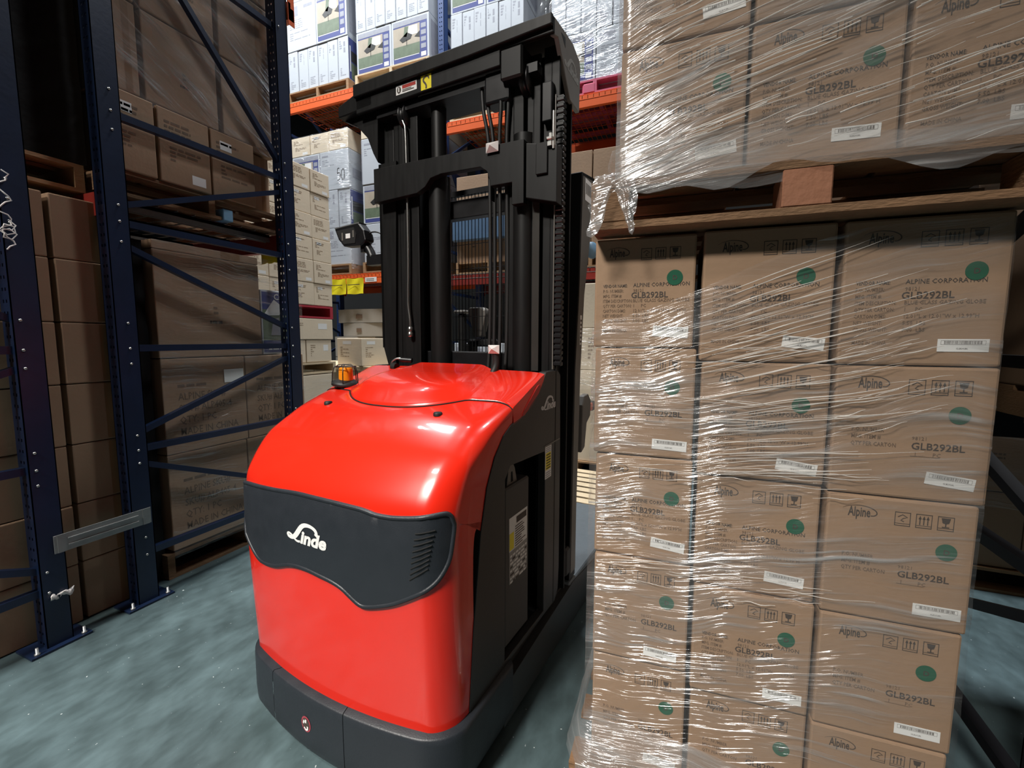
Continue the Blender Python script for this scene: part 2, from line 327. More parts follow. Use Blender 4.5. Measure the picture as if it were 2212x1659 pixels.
# ------------------------------------------------------------------ cartons
INKP = mat('faint_brown_ink', (.33, .245, .165), .7, var=.25, scale=40); TAPEP = mat('pale_tape', (.52, .40, .26), .3, var=.15)
CMATS = lambda c: [c, INK, TAPEP if c is CARD2 else TAPE, WHITE, BLUE, GREEN, TAN, CHARM, GREYP, INKP if c is CARD2 else INKB]
EPS = .0007
def faces(w, d, h):
    return {'F': lambda x, y, e=EPS: (x, -e, y), 'R': lambda x, y, e=EPS: (w / 2 + e, x, y), 'L': lambda x, y, e=EPS: (-w / 2 - e, d - x, y), 'T': lambda x, y, e=EPS: (x, y, h + e)}
CACHE = {}
def carton_data(style, w, d, h, card, seed=0):
    k = (style, round(w, 3), round(d, 3), round(h, 3), card.name, seed)
    if k in CACHE: return CACHE[k]
    rnd = random.Random(hash((style, seed)) & 1023 if False else seed * 31 + len(style)); mb = MB(); r = .006
    mb.rbx(-w / 2, w / 2, 0, d, 0, h, r, 0, 2); F = faces(w, d, h); f = F['F']; X = lambda u: -w / 2 + u * w; Z = lambda v: v * h
    # closing tape and flap line on top and over the ends
    mb.rect(-.024, .024, r, d - r, F['T'], 2)
    def lines(fn, x0, y0, x1, y1, n, m, lh=.5):
        for i in range(n):
            y = y1 - (y1 - y0) * (i + .5) / n; t = (y1 - y0) / n * lh / 2; xx = x0
            while xx < x1 - .004:
                e = min(x1, xx + rnd.uniform(.12, .35) * (x1 - x0)); mb.rect(xx, e, y - t, y + t, fn, m); xx = e + .05 * (x1 - x0)
                if rnd.random() < .25: break
    if style in ('long', 'short'):
        alpine(mb, f, X(.13), Z(.835), w * .225)
        icons(mb, f, X(.47), Z(.795), w * .105)
        if style == 'long':
            rows = ['VENDOR NAME:', 'P.O. NUMBER:', 'MFG. ITEM #:', 'ITEM DESCRIPTION:', 'QTY PER CARTON:', 'CARTON DIMS:', 'NET WEIGHT:', 'GROSS WEIGHT:', '', 'MADE IN CHINA']
            vals = ['ALPINE CORPORATION', '98121', '', 'BLUE GLASS GAZING GLOBE', '1     PC', '12.01"L x 12.01"W x 12.99"H', '5.50  LBS', '7.00  LBS', '', '']
            for i, (a, b) in enumerate(zip(rows, vals)):
                y = Z(.555 - .046 * i)
                if a: mb.text(a, .0125, f, X(.09), y, 9 if i else 1, bold=.012, sx=.74, res=1)
                if b: mb.text(b, .0125 if i else .015, f, X(.40), y, 9 if i else 1, bold=.008, sx=.92, res=1)
            mb.text('GLB292BL', .0225, f, X(.38), Z(.455), 1, bold=.016, res=2)
        else:
            for i, a in enumerate(['P.O. NUMBER', 'MFG. ITEM #', 'QTY PER CARTON']): mb.text(a, .014, f, X(.13), Z(.50 - .055 * i), 9, bold=.014, sx=.78, res=1)
            mb.text('98121', .012, f, X(.52), Z(.455), 9, res=1); mb.text('GLB292BL', .023, f, X(.52), Z(.385), 1, bold=.016, res=2)
            mb.text('1        PC', .013, f, X(.54), Z(.335), 9, res=1); mb.rect(X(.52), X(.70), Z(.33), Z(.333), f, 9)
    elif style == 'plain':
        mb.rect(X(.60), X(.80), Z(.02), Z(.98), f, 2)
    elif style == 'faint':
        lines(f, X(.12), Z(.60), X(.62), Z(.86), 4, 9); lines(f, X(.2), Z(.30), X(.8), Z(.52), 4, 9)
        if seed % 2: mb.rect(X(.6), X(.88), Z(.07), Z(.2), f, 3)
        else: mb.rect(X(.2), X(.46), Z(.74), Z(.87), f, 3)
    elif style == 'alp':
        for i, a in enumerate(['ALPINE SKU#', 'SKU# ALP405-4', 'QTY: 1 PC', 'MADE IN CHINA']): mb.text(a, .062, f, X(.16), Z(.56 - .125 * i), 9, bold=.012, sx=.8, res=1)
        lines(f, X(.16), Z(.68), X(.6), Z(.74), 1, 9)
    elif style == 'mark':
        lines(f, X(.5), Z(.42), X(.72), Z(.52), 2, 9); lines(f, X(.46), Z(.32), X(.6), Z(.38), 1, 1)
    elif style == 'photo':
        mb.rect(X(.05), X(.95), Z(.04), Z(.96), f, 4); g = lambda x, y: F['F'](x, y, EPS * 2); g2 = lambda x, y: F['F'](x, y, EPS * 3); g3 = lambda x, y: F['F'](x, y, EPS * 4)
        mb.rect(X(.05), X(.76), Z(.155), Z(.82), g, 6); mb.rect(X(.05), X(.76), Z(.155), Z(.40), g2, 5); mb.rect(X(.05), X(.95), Z(.85), Z(.96), g, 8); mb.rect(X(.07), X(.74), Z(.135), Z(.15), g, 3)
        mb.rect(X(.45), X(.70), Z(.60), Z(.80), g2, 3)
        mb.flat([(X(.22), Z(.55)), (X(.30), Z(.47)), (X(.52), Z(.52)), (X(.56), Z(.60)), (X(.42), Z(.68))], [(0, 1, 2, 3, 4)], g3, 7)
        mb.flat([(X(.33), Z(.60)), (X(.41), Z(.58)), (X(.47), Z(.8)), (X(.36), Z(.82))], [(0, 1, 2, 3)], g3, 5)
        mb.rect(X(.405), X(.42), Z(.38), Z(.52), g3, 7); mb.flat([(X(.62), Z(.54)), (X(.76), Z(.50)), (X(.76), Z(.64))], [(0, 1, 2)], g3, 7)
        mb.rect(X(.79), X(.92), Z(.065), Z(.16), g, 3)
        for i in range(4): mb.rect(X(.79), X(.92), Z(.24 + .15 * i), Z(.34 + .15 * i), g, 8)
        rr = F['R']; mb.rect(.05 * d, .5 * d, Z(.1), Z(.9), rr, 8)
    elif style == 'words':
        mb.rect(X(.06), X(.40), Z(.72), Z(.92), f, 8) if seed % 2 else None
        lines(f, X(.1), Z(.45), X(.55), Z(.66), 5, 8, .35); lines(f, X(.1), Z(.22), X(.8), Z(.40), 4, 8, .3); mb.rect(X(.6), X(.9), Z(.84), Z(.90), f, 8)
    elif style in ('slab', 'bluslab'):
        lines(f, X(.15), Z(.72), X(.4), Z(.93), 4, 8, .6); lines(f, X(.55), Z(.62), X(.72), Z(.9), 2, 8, .8); lines(f, X(.2), Z(.1), X(.7), Z(.3), 5, 8, .5)
        mb.rect(X(.0), X(.03), Z(.02), Z(.98), f, 8)
        if style == 'bluslab':
            rr = F['R']; mb.rect(.01, d * .5, Z(.02), Z(.98), rr, 4); r2 = lambda x, y: rr(x, y, EPS * 2)
            mb.rect(d * .06, d * .5, Z(.05), Z(.42), r2, 5); mb.rect(d * .06, d * .5, Z(.45), Z(.7), r2, 7); mb.rect(d * .03, d * .05, Z(.2), Z(.8), r2, 3)
    elif style == 'fifty':
        lines(f, X(.08), Z(.62), X(.5), Z(.8), 4, 8, .3); mb.rect(X(.08), X(.3), Z(.86), Z(.9), f, 8)
        five = [(.68, .52), (.62, .52), (.61, .40), (.66, .42), (.70, .36), (.68, .25), (.60, .22)]; zero = [(.80, .50), (.75, .44), (.74, .32), (.78, .23), (.83, .25), (.85, .38), (.83, .48), (.79, .5)]
        for st in (five, zero): mb.ribbon([(X(a), Z(b)) for a, b in spline(st, 4)], .011, f, 7)
        mb.rect(X(0), X(.02), Z(.02), Z(.98), f, 8); mb.rect(.0 + .08 * d, .4 * d, Z(.3), Z(.55), F['R'], 8)
    elif style == 'retail':
        mb.rect(X(.04), X(.96), Z(.03), Z(.97), f, 4); g = lambda x, y: F['F'](x, y, EPS * 2); g2 = lambda x, y: F['F'](x, y, EPS * 3)
        mb.rect(X(.04), X(.96), Z(.22), Z(.70), g, 5); mb.flat([(X(.06), Z(.60)), (X(.62), Z(.62)), (X(.8), Z(.74)), (X(.45), Z(.86)), (X(.2), Z(.70))], [(0, 1, 2, 3, 4)], g2, 3)
        mb.text('Cas', .06, g2, X(.45), Z(.86), 3, bold=.01); lines(g2, X(.2), Z(.06), X(.9), Z(.18), 3, 3, .4); mb.flat([(X(.3), Z(.3)), (X(.7), Z(.3)), (X(.6), Z(.58)), (X(.4), Z(.55))], [(0, 1, 2, 3)], g2, 8)
    elif style == 'side':
        lines(f, X(.16), Z(.25), X(.34), Z(.8), 6, 9); mb.rect(X(.66), X(.86), Z(.5), Z(.78), f, 3)
    elif style == 'corner':
        lines(f, X(.14), Z(.3), X(.5), Z(.7), 6, 9, .4); mb.rect(X(.25), X(.6), Z(.78), Z(.9), f, 3); lines(F['R'], d * .15, Z(.3), d * .45, Z(.7), 6, 9, .4); mb.rect(d * .2, d * .5, Z(.78), Z(.9), F['R'], 3)
    CACHE[k] = mb.mesh('carton', CMATS(card)); return CACHE[k]
def carton(style, w, d, h, loc, rz, label, group=None, card=CARD, seed=0, name='carton', cat='carton'):
    o = bpy.data.objects.new(name, carton_data(style, w, d, h, card, seed)); C.objects.link(o)
    o.location = loc; o.rotation_euler = (0, 0, rz); return tag(o, label, cat, group)
LABELME = []
def ship_label(parent, w, h, seed, x=None, z=None, tilt=0.):
    if len(LABELME) <= seed:
        rnd = random.Random(50 + seed); mb = MB(); f = lambda a, b: (a, -.0004, b); mb.bx(-.046, .046, 0, .0005, -.0145, .0145, 0)
        for r in ((-.04, .04, .0015, .002), (-.04, .04, .0105, .011), (-.04, -.0395, .0015, .011), (.0395, .04, .0015, .011)): mb.rect(*r, lambda a, b: (a, -.0003, b), 1)
        barcode(mb, f, -.034, .003, .068, .007, rnd); mb.text('GLB292BL', .005, lambda a, b: (a, -.0003, b), -.012, -.009, 1, res=1); LABELME.append(mb.mesh('barcode_label', [WHITE, INK], True))
    o = bpy.data.objects.new('barcode_label', LABELME[seed]); C.objects.link(o); o.parent = parent; o.location = (x, -.0012, z); o.rotation_euler = (0, tilt, 0); o['label'] = 'white barcode label'
DOTME = []
def dot(parent, x, z):
    if not DOTME:
        mb = MB(); n = 28; vs = [(.0205 * math.cos(2 * PI * k / n), .0205 * math.sin(2 * PI * k / n)) for k in range(n)]
        mb.flat(vs, [tuple(range(n))], lambda a, b: (a, 0, b), 0); mb.text('D', .017, lambda a, b: (a, -.0005, b), -.006, -.006, 1, bold=.02); DOTME.append(mb.mesh('round_sticker', [DOTG, INK]))
    o = bpy.data.objects.new('round_sticker', DOTME[0]); C.objects.link(o); o.parent = parent; o.location = (x, -.0014, z); o['label'] = 'round green sticker marked D'
# ------------------------------------------------------------------ pallets
def pallet(label, loc, rz, w, d, h=.14, kind='stringer', wood=WOOD, group=None, wood2=None, nb=7):
    t = thing('pallet', label, 'pallet', loc, rz, group); w2 = wood2 or wood
    bw = .095; th = .018
    for i in range(nb):
        y = (d - bw) * i / (nb - 1); MB().bx(-w / 2, w / 2, y, y + bw, h - th, h).build('deck_board', wood, t)
    if kind == 'stringer':
        for x in (-w / 2 + .02, 0, w / 2 - .02): MB().bx(x - .02, x + .02, 0, d, th, h - th).build('stringer', w2, t)
        for i in range(3):
            y = (d - bw) * i / 2; MB().bx(-w / 2, w / 2, y, y + bw, 0, th).build('bottom_board', wood, t)
    else:
        for i in range(3):
            y = (d - .12) * i / 2; MB().bx(-w / 2, w / 2, y, y + .12, 0, th).build('bottom_board', wood, t)
            for j, x in enumerate((-w / 2 + .05, 0, w / 2 - .05)): MB().rbx(x - .05, x + .05, y, y + .12, th, h - th, .003).build('block', w2 if j == 1 else wood, t)
    return t
# ------------------------------------------------------------------ racking
def upright_mb(mb, x0, x1, yw, yl, H, holes=True, m=0, open_=False):
    """C section: web at y=yw between x0..x1 punched with holes, flanges running to yl"""
    t = .004; s = 1 if yl > yw else -1; ya, yb = sorted((yw, yw + s * t))
    for x in ((x1 - t,) if open_ else (x0, x1 - t)): mb.bx(x, x + t, min(yw, yl), max(yw, yl), 0, H, m)
    for a, b in (((x1 - .022, x1),) if open_ else ((x0, x0 + .022), (x1 - .022, x1))): mb.bx(a, b, min(yl, yl - s * t), max(yl, yl - s * t), 0, H, m)
    if not holes: mb.bx(x0, x1, ya, yb, 0, H, m); return mb
    w = x1 - x0; c = [x0, x0 + w * .28, x0 + w * .42, x0 + w * .58, x0 + w * .72, x1]; mb.bx(c[0], c[1], ya, yb, 0, H, m); mb.bx(c[2], c[3], ya, yb, 0, H, m); mb.bx(c[4], c[5], ya, yb, 0, H, m)
    p = .0508; n = int(H / p)
    for i in range(n + 1):
        for a, b in ((c[1], c[2]), (c[3], c[4])): mb.bx(a, b, ya, yb, max(0, i * p - (p - .014) / 2), min(H, i * p + (p - .014) / 2), m)
    return mb
STRUTZ = (.272, .85, 1.39, 2.03, 2.56, 3.55, 4.4, 5.2, 6.0); DIAG = ((.37, .78, 1), (.93, 1.31, 0), (1.52, 1.93, 1), (2.11, 2.47, 0), (2.66, 3.80, 1), (3.65, 4.3, 0), (4.5, 5.1, 1), (5.3, 5.9, 0))
def rack_frame(label, X, Y0, Y1, H, paint, bolts=True, dx=-1, skip_near=False, group=None):
    t = thing('rack_frame', label, 'rack frame', (X, Y0, 0), 0, group); L = Y1 - Y0; xa, xb = (-.085, 0) if dx < 0 else (0, .085); xc = (xa + xb) / 2
    for yw, yl in ((0, .098), (L, L - .098)):
        mb = MB(); upright_mb(mb, xa, xb, *((yw, yl) if yw == 0 or dx > 0 else (L - .095, L)), H, open_=yw > 0 and dx < 0); mb.build('upright', paint, t, fixn=False)
        s = 1 if yl > yw else -1; pm = MB().bx(xa - .03, xb + .03, yw - .06 if s > 0 else yw - .16, yw + .16 if s > 0 else yw + .06, 0.001, .011); p = pm.build('base_plate', paint, t)
        for yy in (-.035, .135):
            b = MB().lathe([(0, 0), (.011, 0), (.011, .008), (.006, .009), (.006, .034), (0, .034)], (xb + .012, yw + s * yy, .011), 8); b.build('anchor_bolt', GALV, p)
    y0, y1 = .06, L - .075
    if H > 6.5: pass
    for z in STRUTZ:
        if z < H - .1: MB().bar((xc, y0, z), (xc, y1, z), .035, .035).build('horizontal_strut', paint, t)
    for a, b, k in DIAG:
        if b < H - .1:
            za, zb = (b, a) if k else (a, b); MB().bar((xc + .0, y0, za), (xc, y1, zb), .03, .034, up=(1, 0, 0)).build('diagonal_strut', paint, t)
    if bolts:
        for z in list(STRUTZ[:6]) + [q for d in DIAG[:5] for q in d[:2]]:
            for y in (y0 - .005, y1 + .005):
                if z in STRUTZ or True:
                    MB().lathe([(.0065, 0), (.0065, .004), (.003, .0065), (0, .0065)], (0, 0, 0), 8, M=Matrix.Translation((xb + .0 if dx < 0 else xa, y, z)) @ Matrix.Rotation(PI / 2 if dx < 0 else -PI / 2, 4, 'Y')).build('bolt', STEEL, t)
    return t
def beam(label, p0, p1, h, paint, face=-1, group=None, plate=True):
    """load beam from p0 to p1 (lower edge) with a stepped top and end connectors; face = side the connector tabs show on (y)"""
    t = thing('load_beam', label, 'rack beam', p0, math.atan2(p1[1] - p0[1], p1[0] - p0[0]), group); L = math.hypot(p1[0] - p0[0], p1[1] - p0[1]); y = .045
    MB().prism([(0, 0), (y, 0), (y, h * .7), (y * .45, h * .7), (y * .45, h), (0, h)] if face < 0 else [(0, 0), (y, 0), (y, h), (y * .55, h), (y * .55, h * .7), (0, h * .7)], 'x', 0, L).build('beam_rail', paint, t)
    if plate:
        for x in (0, L - .006): MB().bx(x, x + .006, -.004, .05, -.03, h + .05).build('end_connector', paint, t)
    return t
def deck(label, x0, x1, y0, y1, z, m, waterfall=True, group=None):
    mb = MB(); w = .006; t = None; n = int((x1 - x0) / .06); k = int((y1 - y0) / .12)
    for i in range(n + 1):
        x = x0 + (x1 - x0) * i / n; mb.bx(x - w / 2, x + w / 2, y0 - .006, y1, z, z + w)
        if waterfall: mb.bx(x - w / 2, x + w / 2, y0 - .010, y0 - .004, z - .045, z + w)
    for j in range(k + 1):
        y = y0 + (y1 - y0) * j / k; mb.bx(x0, x1, y - w / 2, y + w / 2, z + w, z + 2 * w)
    if waterfall: mb.bx(x0, x1, y0 - .012, y0 - .006, z - .045, z - .038)
    o = mb.build('wire_deck', m, None, fixn=False); return tag(o, label, 'wire deck', group)
def film(label, x0, x1, y0, y1, z0, z1, m, loc, rz, amp=.006, flare=None, seed=0, faces_=('F', 'L', 'R'), top=None, name='stretch_wrap', step=.03):
    """loose shell of film round a load; local frame like the load's. z0 may be a function of x for a ragged lower edge"""
    rnd = random.Random(seed); from mathutils import noise
    mb = MB(); zf = z0 if callable(z0) else (lambda u: z0); zt = z1 if callable(z1) else (lambda u: z1)
    path = []
    nx = max(2, int((x1 - x0) / step)); ny = max(2, int((y1 - y0) / (step * 2)))
    if 'L' in faces_: path += [(x0, y1 - (y1 - y0) * i / ny, -1, 0) for i in range(ny)]
    if 'F' in faces_: path += [(x0 + (x1 - x0) * i / nx, y0, 0, -1) for i in range(nx + 1)]
    if 'R' in faces_: path += [(x1, y0 + (y1 - y0) * i / ny, 1, 0) for i in range(1, ny + 1)]
    rows = []; zmin = min(zf(p[0]) for p in path); nz = max(2, int((zt(x0) - zmin) / .02))
    for i in range(nz + 1):
        row = []
        for x, y, nx_, ny_ in path:
            z = zf(x) + (zt(x) - zf(x)) * i / nz; a = amp * noise.noise(Vector((x * 3 + seed, y * 3, (z - .25 * (x + y)) * 26))) + amp * .7 * noise.noise(Vector((x * 7, y * 7 + seed, z * 9)))
            e = flare(z) if flare else 0
            row.append((x + nx_ * (a + e + .004), y + ny_ * (a + e + .004), z))
        rows.append(row)
    mb.grid(rows, 0, True); o = mb.build(name, m, None, loc, rz, fixn=False); return tag(o, label, 'stretch film')
# ------------------------------------------------------------------ the order picker truck
TH = math.radians(5.6); UX = Vector((math.cos(TH), -math.sin(TH), 0)); UY = Vector((math.sin(TH), math.cos(TH), 0))
TO = -1.205 * UX + .9 * UY
truck = thing('order_picker_truck', 'red and black electric order picker truck with a tall black mast', 'forklift', TO, -TH)
PR = spline([(.032, .252), (.023, .42), (.014, .62), (.009, .80), (.012, .89), (.03, .965), (.075, 1.03), (.135, 1.09), (.21, 1.14), (.30, 1.185), (.42, 1.222), (.58, 1.262), (.765, 1.312)], 8)
def prof_at(i):
    i = max(0, min(len(PR) - 1.0001, i)); k = int(i); f = i - k; a, b = PR[k], PR[k + 1]
    p = (a[0] + (b[0] - a[0]) * f, a[1] + (b[1] - a[1]) * f)
    a2, b2 = PR[max(0, k - 2)], PR[min(len(PR) - 1, k + 3)]; d = (b2[0] - a2[0], b2[1] - a2[1]); l = math.hypot(*d)
    return p, (-d[1] / l, d[0] / l)
NS = len(PR) - 1
LW = 1.045
def dd(a):
    a = a if a >= 0 else -a / LW
    if a <= .40: return .3 * a * a
    q = min(1, (a - .40) / .07); return .048 + .026 * q + .088 * (1 - math.sqrt(max(0, 1 - q * q)))
def ce(i):
    f = i / NS; return 1 - .5 * max(0, min(1, (f - .38) / .25)) - .42 * max(0, min(1, (f - .72) / .26))
def hood_pt(i, t, off=0.):
    s = 1 if t > 0 else -1; t = abs(t); q = 0
    if t < .70: a = .40 * t / .70
    elif t < .92: ph = (t - .70) / .22 * PI / 2; a = .40 + .07 * math.sin(ph)
    else: a = .47; q = (t - .92) / .08
    d = dd(a) * ce(i) + q * (.05 + .12 * math.exp(-((i / NS - .56) / .2) ** 2)) * (1 - sst((i / NS - .82) / .12)); p, n = prof_at(i)
    return (s * a * (LW if s < 0 else 1), p[0] - n[0] * d + n[0] * off, p[1] - n[1] * d + n[1] * off)
TS = [-1 + .08 * k / 3 for k in range(3)] + [-.92 + .22 * k / 8 for k in range(8)] + [-.70 + 1.4 * k / 26 for k in range(26)] + [.70 + .22 * k / 8 for k in range(8)] + [.92 + .08 * k / 3 for k in range(4)]
mb = MB(); mb.grid([[hood_pt(i, t) for t in TS] for i in range(NS + 1)], 0, True)
mb.build('hood', REDP, truck, fixn=False, label='glossy red rounded hood')
def zfront(a, z, off=0.):
    """point on the hood's upright face at lateral a, height z"""
    lo, hi = 0., NS * .5; D = dd(a)
    for _ in range(30):
        m_ = (lo + hi) / 2; p, n = prof_at(m_)
        if p[1] - n[1] * D * ce(m_) < z: lo = m_
        else: hi = m_
    p, n = prof_at(lo); return (a, p[0] - n[0] * D * ce(lo) + n[0] * off, z + n[1] * off)
def ztop(a, b, off=0.):
    lo, hi = NS * .25, NS; D = dd(a)
    for _ in range(30):
        m_ = (lo + hi) / 2; p, n = prof_at(m_)
        if p[0] - n[0] * D * ce(m_) < b: lo = m_
        else: hi = m_
    p, n = prof_at(lo); return (a, b, p[1] - n[1] * D * ce(lo) + off)
# bonnet: rear lid with a raised middle
def bf(a):
    a = abs(a); return .335 + .125 * (a / .3) ** 2.4 if a < .3 else .46 + .035 * (a - .3) / .19
def bonnet_pt(a, v, off=0.):
    b = bf(a) + (.766 - bf(a)) * v; q = abs(a) / (.30 - .10 * v + .02); bulge = .042 * sst((1.05 - q) / .30) * sst(.18 + v * 2.6) * (1 - .55 * sst((v - .45) / .55))
    lip = -.012 if v <= 0 else 0
    return (a, b, ztop(a, b)[2] + .005 + bulge + lip + off)
AS = [-.4698 * LW + .4698 * (1 + LW) * k / 60 for k in range(61)]
VS = [0, .004, .02, .05, .09, .14, .2, .3, .4, .5, .6, .7, .8, .9, 1]
mb = MB(); mb.grid([[bonnet_pt(a, v) for a in AS] for v in VS], 0, True)
mb.grid([[bonnet_pt(a, 1) for a in AS], [(a, .766, bonnet_pt(a, 1)[2] - .05) for a in AS]], 0, False, True)
def side_z(b):
    T = [(.40, 1.09), (.473, 1.14), (.54, 1.155), (.62, 1.182), (.70, 1.228), (.745, 1.268), (.78, 1.30)]
    for (b0, z0), (b1, z1) in zip(T, T[1:]):
        if b <= b1: return z0 + (z1 - z0) * (b - b0) / (b1 - b0)
    return 1.30
for s in (0, -1): mb.grid([[bonnet_pt(AS[s], v) for v in VS], [(AS[s] * 1.008, bonnet_pt(AS[s], v)[1], min(bonnet_pt(AS[s], v)[2] - .004, side_z(bonnet_pt(AS[s], v)[1]))) for v in VS]], 0, False, s == 0)
mb.build('bonnet', REDP, truck, fixn=False, label='red lid with a raised middle behind the dark seam')
mb = MB(); mb.tube([ztop(a, bf(a) - .004, .0015) for a in AS], .003, 6); mb.build('hood_seam', GAPM, truck)
for a in (-.285, .262):
    p = ztop(a, .33); mb = MB().lathe([(.016, -.004), (.016, .005), (.013, .009), (0, .011)], p, 16); mb.build('rubber_cap', RUBB, truck)
# grip on the hood's shoulder, its recess shade put into a darker red
mb = MB(); g = spline([(.560, 1.165), (.575, 1.185), (.63, 1.222), (.69, 1.262), (.712, 1.266), (.712, 1.250), (.67, 1.222), (.61, 1.185), (.575, 1.165)], 3)
mb.prism(g, 'x', .4695, .4752); mb.build('grip_shade', REDD, truck, label='flat dark red grip patch, recess shade put into its colour')
# dark nose panel
OUT = [(-.452, .902), (-.42, .915), (-.317, .924), (-.188, .935), (-.083, .944), (.009, .945), (.09, .944), (.146, .942), (.2, .939), (.234, .934), (.259, .930), (.313, .929), (.371, .934), (.411, .940), (.441, .944), (.456, .942), (.4635, .926), (.4645, .896), (.463, .843), (.458, .797), (.443, .756), (.419, .73), (.387, .71), (.342, .685), (.296, .664), (.23, .644), (.196, .642), (.162, .661), (.127, .682), (.08, .695), (.03, .701), (-.025, .706), (-.085, .703), (-.138, .691), (-.199, .669), (-.265, .656), (-.32, .656), (-.375, .683), (-.438, .74), (-.460, .82)]
OUTS = spline(OUT + [OUT[0]], 3)[:-1]
def panel_mesh(poly, off):
    bm = bmesh.new(); vs = [bm.verts.new((p[0], 0, p[1])) for p in poly]; bm.faces.new(vs)
    for k in range(-16, 17): bmesh.ops.bisect_plane(bm, geom=bm.verts[:] + bm.edges[:] + bm.faces[:], plane_co=(k * .03, 0, 0), plane_no=(1, 0, 0))
    for k in range(20, 34): bmesh.ops.bisect_plane(bm, geom=bm.verts[:] + bm.edges[:] + bm.faces[:], plane_co=(0, 0, k * .03), plane_no=(0, 0, 1))
    bmesh.ops.triangulate(bm, faces=bm.faces[:]); bm.verts.index_update()
    r = [zfront(v.co.x, v.co.z, off) for v in bm.verts], [[v.index for v in f.verts] for f in bm.faces]; bm.free(); return r
vs, fs = panel_mesh(OUTS, .007); mb = MB(); mb.add(vs, fs, 0, True)
np_ = mb.build('front_panel', CHAR, truck, label='charcoal plastic nose panel with wavy edges')
mb = MB(); mb.tube([zfront(*p, .004) for p in OUTS + OUTS[:1]], .0075, 8, 0, True, False); mb.build('panel_rim', CHAR, np_)
for k in range(9):
    t = k / 8; a0 = .390 - .018 * t; a1 = .437 - .013 * t; z0 = .894 - .138 * t
    mb = MB(); mb.tube([zfront(a0 + (a1 - a0) * j / 4, z0 + (.008 + .030 * t) * j / 4, .0065) for j in range(5)], .0026, 6); mb.build('vent_slat', GAPM, np_)
mb = MB(); linde(mb, lambda x, y: zfront(x, y, .0085), -.110, .794, .193); mb.build('maker_mark', WHITE, np_, label='white script lettering', fixn=False)
# bumper in three pieces
def bump_pt(t, z, off):
    s = 1 if t > 0 else -1; u = abs(t)
    if u < .60: a = .38 * u / .60; d = .3 * a * a
    elif u < .80: ph = (u - .60) / .2 * PI / 2; q = math.sin(ph); a = .38 + .1095 * q; d = .0433 + .030 * q + .085 * (1 - math.cos(ph))
    else: a = .4895; d = .158 + (u - .80) / .2 * .30
    k = max(0, (.07 - z) / .07) * .02
    return (s * (a + (off - k) * min(1, u / .6)), .004 + d - off + k, z)
def bumper(t0, t1):
    ts = [t0 + (t1 - t0) * k / 30 for k in range(31)]; mb = MB(); zs = [.032, .045, .07, .12, .18, .235, .252, .258]
    of = [-.004, -.001, .001, .003, .003, .003, .002, -.002]; rows = [[bump_pt(t, z, o) for t in ts] for z, o in zip(zs, of)]; rows.append([bump_pt(t, .258, -.07) for t in ts])
    mb.grid(rows, 0, True); mb.build('bumper', CHAR, truck, fixn=False)
bumper(-1, -.402); bumper(-.398, .184); bumper(.188, 1)
st = MB(); n = 24; f = lambda x, y, o=.0012: bump_pt(x / .38 * .6, y, .003 + o)
st.flat([(-.055 + .0235 * math.cos(2 * PI * k / n), .152 + .028 * math.sin(2 * PI * k / n)) for k in range(n)], [tuple(range(n))], f, 0)
f2 = lambda x, y: f(x, y, .002); st.flat([(-.055 + .018 * math.cos(2 * PI * k / n), .152 + .022 * math.sin(2 * PI * k / n)) for k in range(n)], [tuple(range(n))], f2, 1)
f3 = lambda x, y: f(x, y, .003)
st.ribbon([(-.066, .152), (-.062, .165)], .006, f3, 2); st.ribbon([(-.055, .157), (-.053, .170)], .007, f3, 2); st.ribbon(spline([(-.062, .140), (-.054, .133), (-.046, .138), (-.046, .148)], 4), .0065, f3, 2)
st.build('round_warning_sticker', [mat('dull_red_ring', (.35, .05, .07), .5), INK, WHITE], truck, label='round sticker with a red ring')
# chassis and side panels
MB().bx(-.455, .455, .28, 1.05, .045, .26).build('chassis', CHARM, truck)
mb = MB(); mb.prism([(.40, .045), (2.12, .045), (2.12, .15), (1.10, .255), (.40, .20)], 'x', .452, .489)
mb.prism([(.40, .045), (2.12, .045), (2.12, .15), (1.10, .255), (.40, .20)], 'x', -.489, -.452); mb.build('side_sill', CHARM, truck, bevel=.004)
side = [(.20, .262), (.226, .53), (.25, .686), (.27, .83), (.308, .968), (.358, 1.056), (.418, 1.116), (.473, 1.146), (.54, 1.160), (.62, 1.19), (.70, 1.235), (.745, 1.275), (.775, 1.312), (.80, 1.314), (.90, 1.312), (.93, 1.29), (.94, 1.0), (.945, .40), (.935, .30), (.90, .262)]
hole = [(.43, .28), (.43, .96), (.47, 1.0), (.765, .985), (.775, .97), (.775, .28)]
mb = MB(); mb.plate([side, hole], 'x', .440, .4735); mb.build('side_panel', CHARM, truck, bevel=.003, label='dark side panel with a battery opening')
mb = MB(); mb.prism(side, 'x', -.4735, -.440); mb.build('side_panel', CHARM, truck, bevel=.003)
MB().bx(.30, .36, .40, .80, .26, 1.02).build('battery_bay_wall', BLK, truck)
mb = MB(); mb.rbx(.33, .455, .462, .66, .30, .91, .006); bt = mb.build('battery', mat('grey_battery_case', (.045, .043, .04), .5), truck)
mb = MB(); mb.plate([[(.50, .90), (.515, .965), (.53, .985), (.55, .985), (.565, .965), (.585, .90)], [(.533, .915), (.535, .955), (.548, .955), (.553, .915)]], 'x', .425, .44); mb.build('lifting_eye', GREYM, bt)
sf = lambda e: (lambda x, y: (.4555 + e, x, y))
sf0 = sf; sf = lambda e: (lambda x, y: sf0(e)(x + .016, y))
mb = MB(); mb.rect(.478, .628, .535, .790, sf(0), 0); mb.rect(.478, .628, .535, .66, sf(.0006), 1); mb.rect(.48, .515, .665, .73, sf(.0006), 2); mb.rect(.535, .62, .755, .78, sf(.0006), 3)
rnd = random.Random(3)
